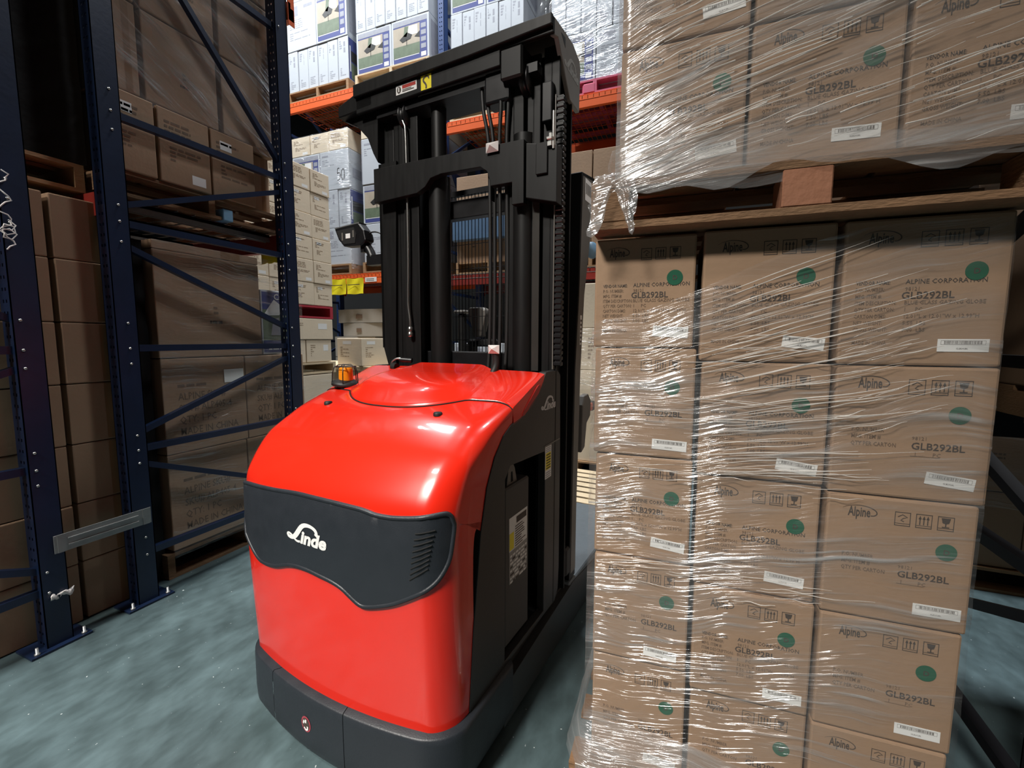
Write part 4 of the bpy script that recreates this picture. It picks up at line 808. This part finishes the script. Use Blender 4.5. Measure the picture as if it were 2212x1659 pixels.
# second level
pallet('wooden pallet on the grey shelf deck of the blue rack', (RX - .1, 1.95, 2.19), R90, 1.1, 1.2, .13, 'stringer', WOODD)
o = MB().rbx(RX - .22, RX - .085, 2.01, 2.075, 2.188, 2.26, .004).build('block', LBLUE, None); tag(o, 'light blue block wedged beside the pallet on the grey shelf', 'block')
for i, (y0, y1) in enumerate(((1.45, 1.645), (1.66, 1.945), (1.955, 2.245))): carton('faint', y1 - y0, .4, .40, (RX - .085, (y0 + y1) / 2, 2.322), R90, ('brown carton on the shelf pallet next to the inner upright', 'brown carton in the middle of the shelf pallet row', 'brown carton at the aisle end of the shelf pallet row')[i], 'cartons under the wrapped shelf load', CARD, i)
carton('plain', .16, .3, .40, (RX - .20, 2.37, 2.322), R90, 'narrow orange-brown carton on the shelf behind the blue upright', None, CARD)
for r in range(3):
    for i, (y0, y1) in enumerate(((1.44, 1.60), (1.625, 2.03), (2.06, 2.49))): carton('plain' if i != 1 else 'mark', y1 - y0, .5, .46, (RX - .108, (y0 + y1) / 2, 2.735 + r * .47), R90, f'{("inner", "middle", "aisle-side")[i]} brown carton, {("lowest", "middle", "highest")[r]} tier of the film-wrapped shelf load', 'film-wrapped shelf load', CARD, r)
FM4 = film_mat('clear_film_shelf', -.55, .12, 1.3, 2.2, 30, .30); film('shiny stretch film round the upper load in the blue rack', RX - .9, RX - .104, 1.43, 2.50, lambda x: 2.70, 4.1, FM4, (0, 0, 0), 0, .006, None, 6, ('R',))
# floor stack seen between the end frames
for c, (y0, y1) in enumerate(((.755, 1.166), (1.186, 1.435))):
    for r in range(7): carton('plain', y1 - y0, .42, .300, (-2.85 + rnd.uniform(-.006, .006), (y0 + y1) / 2, .004 + r * .3035), R90, f'plain taped carton, {("edge", "inner")[c]} column, {("floor", "second", "third", "fourth", "fifth", "sixth", "topmost")[r]} tier behind the end frames', 'taped cartons between the end frames', CARD, c)
BFILM_SHADE = mat('black_film_and_shade', (.004, .004, .0045), .6, var=.4, scale=14, bump=.3, bscale=18, spec=.2)  # film on the narrow load; on the others black stands in for rack shade
def film_shade_block(label, x0, x1, y0, y1, z0, z1, sd):
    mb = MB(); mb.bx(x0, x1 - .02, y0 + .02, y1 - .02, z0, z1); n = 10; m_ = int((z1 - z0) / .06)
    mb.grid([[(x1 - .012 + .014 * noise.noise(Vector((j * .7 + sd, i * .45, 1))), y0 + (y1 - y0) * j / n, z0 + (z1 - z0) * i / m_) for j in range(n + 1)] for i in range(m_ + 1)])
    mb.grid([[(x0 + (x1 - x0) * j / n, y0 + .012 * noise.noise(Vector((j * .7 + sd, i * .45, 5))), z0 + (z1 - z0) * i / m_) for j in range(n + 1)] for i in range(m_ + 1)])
    o = mb.build('film_and_shade_block', BFILM_SHADE, None, fixn=False); tag(o, label, 'wrapped load')
film_shade_block('narrow load in black film between the floor cartons and the rack load', -3.9, -2.90, 1.452, 1.592, .02, 1.99, 1)
film_shade_block('tall added black block standing in for the shade between the blue uprights', -4.2, -2.96, -.2, 1.405, 2.33, 4.2, 3)
film_shade_block('added black block for the dark behind the film-wrapped shelf load', -4.7, -4.25, 1.42, 2.3, 2.33, 4.1, 5)
film_shade_block('added black block for the dark at the edge beside the blue uprights', -3.32, -2.95, -.9, .70, .02, 2.15, 7)
film_shade_block('added black block on the floor for the dark deep in the rack', -4.7, -4.12, -.2, 2.4, .02, 2.0, 9)
pallet('pallet under the black block in the upright gap', (-2.93, .72, 2.18), R90, 1.3, 1.1, .135, 'stringer', WOOD)
# ------------------------------------------------------------------ pale cartons standing in the aisle
AX = -3.6
cols = ((2.715, 2.972), (2.976, 3.228), (3.232, 3.486), (3.490, 3.735))
for r in range(6):
    for c, (y0, y1) in enumerate(cols): carton('faint', y1 - y0 - .002, .3, .220, (AX + rnd.uniform(-.006, .006), (y0 + y1) / 2, 1.775 + r * .2225), R90, f'pale carton, {("first", "second", "third", "corner")[c]} column and {("lowest", "second", "third", "fourth", "fifth", "topmost")[r]} row above the red pallet', 'pale cartons above the red pallet', CARD2, (r + c * 2) % 4)
    carton('faint', .3, .3, .220, (AX - .32 - .16, 3.735, 1.775 + r * .2225), PI, f'pale carton round the corner of the red-pallet stack, {("lowest", "second", "third", "fourth", "fifth", "topmost")[r]} row', 'pale cartons above the red pallet', CARD2, r % 4)
pallet('red painted pallet between the pale cartons and the boxes below', (AX, 3.22, 1.645), R90, 1.02, 1.0, .125, 'stringer', REDW)
for i, (y0, y1) in enumerate(((2.8, 3.12), (3.13, 3.72))): carton('side' if i else 'faint', y1 - y0, .5, .21, (AX, (y0 + y1) / 2, 1.43), R90, ('pale carton below the red pallet beside the blue upright', 'wide pale carton below the red pallet')[i], None, CARD2, i)
for i, (y0, y1) in enumerate(((2.8, 3.36), (3.37, 3.70))): carton('side', y1 - y0, .5, .225, (AX - .01, (y0 + y1) / 2, 1.20), R90, ('pale carton two tiers below the red pallet', 'short pale carton with a shadowed end two tiers below the red pallet')[i], None, CARD2, i)
pallet('pale pallet lying on the wrapped load under the pale cartons', (AX, 3.22, 1.08), R90, 1.05, 1.0, .115, 'stringer', WOODP)
for i, (y0, y1) in enumerate(((2.75, 3.22), (3.23, 3.70))):
    for r in range(2): carton('mark', y1 - y0, .6, .46, (AX, (y0 + y1) / 2, .145 + r * .465), R90, f'wrapped pale carton {("nearer the upright", "nearer the beacon")[i]}, {("floor", "upper")[r]} tier under the pale pallet', None, CARD2, r)
pallet('floor pallet under the wrapped pale load in the aisle', (AX, 3.22, 0), R90, 1.05, 1.2, .14, 'stringer', WOODP)
film('stretch film on the pale aisle load', AX - 1, AX + .001, 2.74, 3.72, .1, 1.07, FM3, (0, 0, 0), 0, .004, None, 8, ('R',))
# wrapped load with a board on top and one brown box
for i in range(3): carton('mark', .46, .6, .46, (-4.52 + i * .47, 4.1, .145), 0, f'{("first", "second", "third")[i]} pale wrapped carton on the floor pallet behind the beacon', None, CARD2, i); carton('mark', .46, .6, .46, (-4.52 + i * .47, 4.1, .607), 0, f'{("first", "second", "third")[i]} pale wrapped carton under the pale top board', None, CARD2, i)
pallet('floor pallet under the wrapped load behind the beacon', (-4.05, 4.08, 0), 0, 1.45, .9, .14, 'stringer', WOODP)
o = MB().rbx(-4.80, -3.30, 4.06, 4.95, 1.07, 1.125, .006).build('top_board', WOODP, None); tag(o, 'pale board lying on the wrapped load behind the beacon', 'board')
film('stretch film round the load behind the beacon', -4.77, -3.33, 4.095, 4.7, .1, 1.06, FM3, (0, 0, 0), 0, .005, None, 12, ('F', 'R'))
carton('corner', .52, .36, .315, (-3.755, 4.12, 1.127), -.30, 'pale brown box sitting alone on the top board behind the beacon', None, CARD2, 1)
# grey bulging cartons behind
mb_ = MB()
for i, (x0, x1, z, h) in enumerate(((-4.86, -4.14, 1.18, .285), (-4.70, -4.02, 1.47, .185), (-4.78, -3.92, 1.66, .185), (-4.86, -3.9, .60, .57), (-4.86, -3.9, .03, .56))):
    mb = MB(); n = 14; rows = [[(x0 + (x1 - x0) * k / n, 5.06 - .05 * math.sin(PI * k / n), zz) for k in range(n + 1)] for zz in (z, z + h * .5, z + h)]
    mb.grid(rows, 0, True); mb.bx(x0, x1, 5.06, 5.8, z, z + h, 0); mb.grid([[(x0 + (x1 - x0) * k / n, 5.06 - .05 * math.sin(PI * k / n), z + h) for k in range(n + 1)], [(x0 + (x1 - x0) * k / n, 5.07, z + h) for k in range(n + 1)]]); mb.rect(x0 + .42 * (x1 - x0), x0 + .55 * (x1 - x0), z + h * .3, z + h * .6, lambda a, b: (a, 5.004, b), 1)
    o = mb.build('grey_carton', [CARDG, INKB], None, fixn=False); tag(o, ('grey carton lowest of the visible three under the yellow tags', 'grey bulging carton in the middle under the yellow tags', 'grey bulging carton topmost under the yellow tags', 'grey carton second from the floor under the yellow tags', 'grey carton on the floor under the yellow tags')[i], 'carton')
carton('faint', .16, .4, .34, (-3.80, 5.02, 1.50), 0, 'narrow pale carton beside the grey bulging cartons', None, CARD2, 1); carton('faint', .17, .4, 1.46, (-3.80, 5.02, .02), 0, 'tall narrow pale carton on the floor beside the grey cartons', None, CARD2, 2)
# ------------------------------------------------------------------ back rack across the aisle
BY = 5.0
rack_frame('light blue rack upright frame behind the mast head', -2.955, BY, BY + 1.07, 6.4, RACKL, False)
rack_frame('light blue rack upright frame behind the blue end frame', -5.60, BY, BY + 1.07, 6.4, RACKL, False)
rack_frame('light blue rack upright frame behind the wrapped double stack', -.30, BY, BY + 1.07, 6.4, RACKL, False)
BM = (('lower', 2.185, -5.60, ORANGE), ('upper', 4.575, -5.60, ORANGE)), (('lower', 2.10, -2.95, DRED), ('upper', 3.90, -2.95, ORANGE))
for b, bay in enumerate(BM):
    where = ('over the yellow tags', 'behind the mast')[b]
    for nm, z, x0, m in bay:
        for y, fb in ((BY - .05, 'face'), (BY + 1.07, 'rear')): beam(f'{"orange" if m is ORANGE else "dark red"} {nm} {fb} beam of the back rack bay {where}', (x0 + .0, y, z), (x0 + 2.56, y, z), .118, m, 1 if fb == 'rear' else -1)
        deck(f'{nm} wire deck of the back rack bay {where}', x0 + .06, x0 + 2.5, BY - .04, BY + 1.1, z + .120, ORANGE if m is ORANGE else GALV)
def load(name, x0, x1, z, tiers, wood=WOOD, y=BY - .03, ph=.14, dep=.9, pal=True):
    """a pallet and its tiers of cartons: (style, count, height, card)"""
    if pal: pallet(f'wooden pallet under the {name}', ((x0 + x1) / 2, y, z), 0, x1 - x0 + .02, 1.0, ph, 'stringer', wood)
    zz = z + (ph if pal else 0) + .002
    for ti, (st, n, h, cd) in enumerate(tiers):
        w = (x1 - x0) / n
        for i in range(n):
            s_ = st[i] if isinstance(st, (list, tuple)) else st; kind = {'photo': 'picture-printed', 'words': 'text-printed', 'slab': 'slim', 'bluslab': 'slim blue-sided', 'fifty': 'hand-marked 50', 'faint': 'labelled', 'plain': 'taped', 'mark': 'plain', 'side': 'labelled'}[s_]
            pos = '' if n == 1 else (', last' if i == n - 1 else ', ' + ('first', 'second', 'third', 'fourth', 'fifth', 'sixth', 'seventh')[i])
            carton(s_, w - .006, dep, h - .004, (x0 + w * (i + .5) + rnd.uniform(-.003, .003), y + .02 + rnd.uniform(0, .012), zz), 0, f'{kind} carton, {("lowest", "second", "third", "fourth", "fifth")[ti]} tier of {name}{pos}', name, cd, (ti + i) % 4)
        zz += h
W_ = CARDW
load('shelf load over the yellow tags', -5.47, -4.45, 2.325, [('words', 2, .50, W_), (['slab', 'slab', 'slab', 'slab', 'bluslab'], 5, .51, W_), (['photo', 'fifty'], 2, .52, W_), ('faint', 3, .26, CARD2)])
load('shelf load behind the work lamp', -4.23, -3.12, 2.325, [('words', 2, .50, W_), (['photo', 'photo'], 2, .51, W_), (['fifty', 'words'], 2, .58, W_), ('faint', 3, .26, CARD2)])
load('high load by the blue upright top', -5.46, -4.40, 4.712, [(['slab', 'slab', 'slab', 'slab', 'slab', 'bluslab'], 6, .54, W_), (['words', 'photo'], 2, .62, W_), (['words', 'photo'], 2, .5, W_)])
load('high load with two picture boxes', -4.27, -3.16, 4.712, [(['photo', 'photo'], 2, .52, W_), ('slab', 7, .50, W_), ('words', 2, .5, W_)], WOODP)
load('high load over the mast head', -2.86, -1.93, 4.036, [('photo', 2, .50, W_), ('slab', 6, .56, W_), ('photo', 2, .55, W_)], WOODP)
load('high wrapped load beside the upper stack', -1.61, -.62, 4.036, [(['photo', 'words'], 2, .50, W_), ('slab', 6, .62, W_), ('words', 2, .5, W_)], PINK)
FM5 = film_mat('clear_film_high', .12, .06, .5, 6.1, 34, .15); film('stretch film round the high load beside the upper stack', -1.62, -.60, BY - .02, BY + .8, 4.15, 5.7, FM5, (0, 0, 0), 0, .012, None, 15, ('F', 'L', 'R'), step=.05)
mb = MB(); mb.grid([[(-1.92 + .30 * i / 8, BY + .35 + .03 * math.sin(i * 2.1 + j), 4.2 + 1.4 * j / 10) for i in range(9)] for j in range(11)]); o = mb.build('loose_film_sheet', film_mat('hanging_film', .9, .15, .4, 2.9, 20, .15), None, fixn=False); tag(o, 'loose film sheet hanging in the gap between the two high loads', 'stretch film')
film('faint film round the shelf load over the yellow tags', -5.48, -4.44, BY - .02, BY + .8, 2.4, 4.25, FM3, (0, 0, 0), 0, .006, None, 17, ('F', 'R'), step=.05)
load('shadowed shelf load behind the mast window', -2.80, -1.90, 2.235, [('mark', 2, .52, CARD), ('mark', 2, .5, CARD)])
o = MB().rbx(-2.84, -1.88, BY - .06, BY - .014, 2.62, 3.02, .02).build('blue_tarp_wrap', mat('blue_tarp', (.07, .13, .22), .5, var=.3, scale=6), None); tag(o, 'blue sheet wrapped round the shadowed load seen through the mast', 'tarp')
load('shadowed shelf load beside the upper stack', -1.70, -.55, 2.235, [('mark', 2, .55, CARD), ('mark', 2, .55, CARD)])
load('floor load behind the operator post', -1.75, -.55, 0, [('mark', 2, .62, CARD2), ('mark', 2, .36, CARD2), ('side', 2, .44, CARD2), ('mark', 2, .46, CARD2)], y=4.62)
film('stretch film round the middle of the floor load behind the operator post', -1.76, -.54, 4.635, 5.4, .78, 1.56, FM3, (0, 0, 0), 0, .006, None, 19, ('F', 'R', 'L'), step=.05)
load('floor load seen low through the mast', -2.85, -1.95, 0, [(['words', 'words'], 2, .6, W_), (['words', 'mark'], 2, .65, W_)])
pallet('empty pale pallet lying on the floor beyond the operator platform', (-.80, 3.17, 0), -.10, 1.15, 1.14, .14, 'stringer', WOODP, nb=9)
# yellow tags and price strips on the lower beam
for i in range(2):
    mb = MB(); x0 = -4.80 + i * .30; mb.grid([[(x0 + .285 * k / 8, BY - .062 - .006 * math.sin(k * 1.1 + j * .6 + i), 2.255 - .21 * j / 8 + .004 * math.sin(k + i)) for k in range(9)] for j in range(9)], 0); mb.rect(x0 + .02, x0 + .23, 2.165, 2.175, lambda a, b: (a, BY - .072, b), 1)
    o = mb.build('shelf_tag', [YEL, INK], None, fixn=False); tag(o, ('yellow tag hanging on the lower orange beam, nearer the pale cartons', 'yellow tag hanging on the lower orange beam, nearer the work lamp')[i], 'tag', 'yellow tags on the lower orange beam')
for i, x0 in enumerate((-5.0, -4.19)): mb = MB(); mb.bx(x0, x0 + .19, BY - .054, BY - .0515, 2.20, 2.26); [mb.rect(x0 + .02, x0 + .15, 2.215 + .02 * k, 2.222 + .02 * k, lambda a, b: (a, BY - .0545, b), 1) for k in range(2)]; o = mb.build('shelf_label', [WHITE, INK], None, fixn=False); tag(o, ('white shelf label on the beam beside the pale cartons', 'white shelf label on the beam under the work lamp')[i], 'shelf label')
o = MB().rbx(-1.25, -1.10, BY - .036, BY + .04, 4.03, 4.15, .02).build('pallet_end_cap', PINK, None); tag(o, 'pink plastic end cap on the pallet over the orange beam', 'plastic cap')
# ------------------------------------------------------------------ rack behind the double stack's outer side
rack_frame('black rack end frame behind the outer side of the double stack', .80, 1.345, 2.486, 6.4, RACKK, False, 1)
pallet('pallet on the floor beyond the black rack frame', (1.95, 3.33, 0), 0, 1.2, 1.0, .14, 'stringer', WOOD)
for i in range(3):
    for r in range(2): carton('mark', .395, .6, .44, (1.55 + i * .40, 3.35, .145 + r * .445), 0, f'{("first", "second", "third")[i]} brown carton, {("lower", "upper")[r]} tier, beyond the black rack frame', 'cartons beyond the black rack frame', CARD, r)
film('stretch film round the load beyond the black rack frame', 1.35, 2.56, 3.34, 4.1, .5, 1.04, FM3, (0, 0, 0), 0, .005, None, 23, ('F', 'L'))
beam('black shelf beam inside the black rack frame', (.90, 2.41, 1.06), (3.4, 2.41, 1.06), .11, RACKK, -1); beam('black shelf beam at the inner side of the black rack frame', (.90, 1.36, 1.06), (3.4, 1.36, 1.06), .11, RACKK, 1)
pallet('dark pallet on the black shelf beams', (1.62, 1.42, 1.175), 0, 1.2, 1.1, .12, 'stringer', WOOD)
carton('plain', 1.2, 1.0, 1.1, (1.62, 1.45, 1.297), 0, 'large brown carton on the dark pallet in the black rack', None, CARD, 5, 'gaylord_carton')
# ------------------------------------------------------------------ hall
struct('floor', MB().bx(-14, 9, -8, 8.2, -.1, 0), FLOOR)
struct('ceiling', MB().bx(-14, 9, -8, 8.2, 8.2, 8.3), CEILM)
struct('wall_back', MB().bx(-14, 9, 8.2, 8.3, 0, 8.2), WALLM); struct('wall_front', MB().bx(-14, 9, -8.1, -8, 0, 8.2), WALLM)
struct('wall_left', MB().bx(-14.1, -14, -8, 8.2, 0, 8.2), WALLM); struct('wall_right', MB().bx(9, 9.1, -8, 8.2, 0, 8.2), WALLM)
# ------------------------------------------------------------------ lamps
def lamp(x, y, z, sx, sy, e, col=(1, .97, .92), aim=None, spread=180):
    l = bpy.data.lights.new('high_bay_and_fill_lamp', 'AREA'); l.shape = 'RECTANGLE'; l.size = sx; l.size_y = sy; l.energy = e; l.color = col
    o = bpy.data.objects.new('high_bay_and_fill_lamp', l); C.objects.link(o); l.spread = math.radians(spread); o.location = (x, y, z)
    if aim: o.rotation_euler = (Vector(aim) - Vector((x, y, z))).to_track_quat('-Z', 'Y').to_euler()
    return o
for x, e in ((-6.8, 150), (-4.6, 140), (-2.2, 135), (1.5, 115)): lamp(x, 3.75, 7.9, 1.2, .5, e, (.93, .97, 1), (x, 3.85, 0), 112)
for x, y, e, sp_r, am in ((-2.7, -2.6, 95, 90, (-2.5, -1.6, 0)), (-2.7, -5.2, 54, 47, (-1.75, .5, .1)), (-2.35, -5.8, 50, 44, (-1.35, .6, .1))): lamp(x, y, 7.9, 1.3, .6, e, (1, .95, .88), am, sp_r)  # farther two are fill: one added for the hood, beams narrowed onto it
w = bpy.data.worlds.new('hall_air'); bpy.context.scene.world = w; w.use_nodes = True; w.node_tree.nodes['Background'].inputs[0].default_value = (.8, .9, 1, 1); w.node_tree.nodes['Background'].inputs[1].default_value = .02
# ------------------------------------------------------------------ camera
yaw, pit, rol = (math.radians(a) for a in (22.37, -5.83, .22))
fw = Vector((-math.sin(yaw) * math.cos(pit), math.cos(yaw) * math.cos(pit), math.sin(pit))); rt = Vector((math.cos(yaw), math.sin(yaw), 0)); up = rt.cross(fw)
r2 = rt * math.cos(rol) + up * math.sin(rol); u2 = up * math.cos(rol) - rt * math.sin(rol)
cd = bpy.data.cameras.new('camera'); cam = bpy.data.objects.new('camera', cd); C.objects.link(cam)
M = Matrix((r2, u2, -fw)).transposed().to_4x4(); M.translation = (0, 0, 1.45); cam.matrix_world = M
cd.sensor_width = 36; cd.lens = 967.4 / 2212 * 36; cd.clip_start = .05
S = bpy.context.scene; S.camera = cam
S.view_settings.view_transform = 'Standard'; S.view_settings.look = 'None'; S.view_settings.gamma = 1; S.view_settings.use_curve_mapping = False; S.view_settings.exposure = 0
S.cycles.max_bounces = 10; S.cycles.transparent_max_bounces = 16; S.cycles.use_denoising = True; S.cycles.sample_clamp_indirect = 6
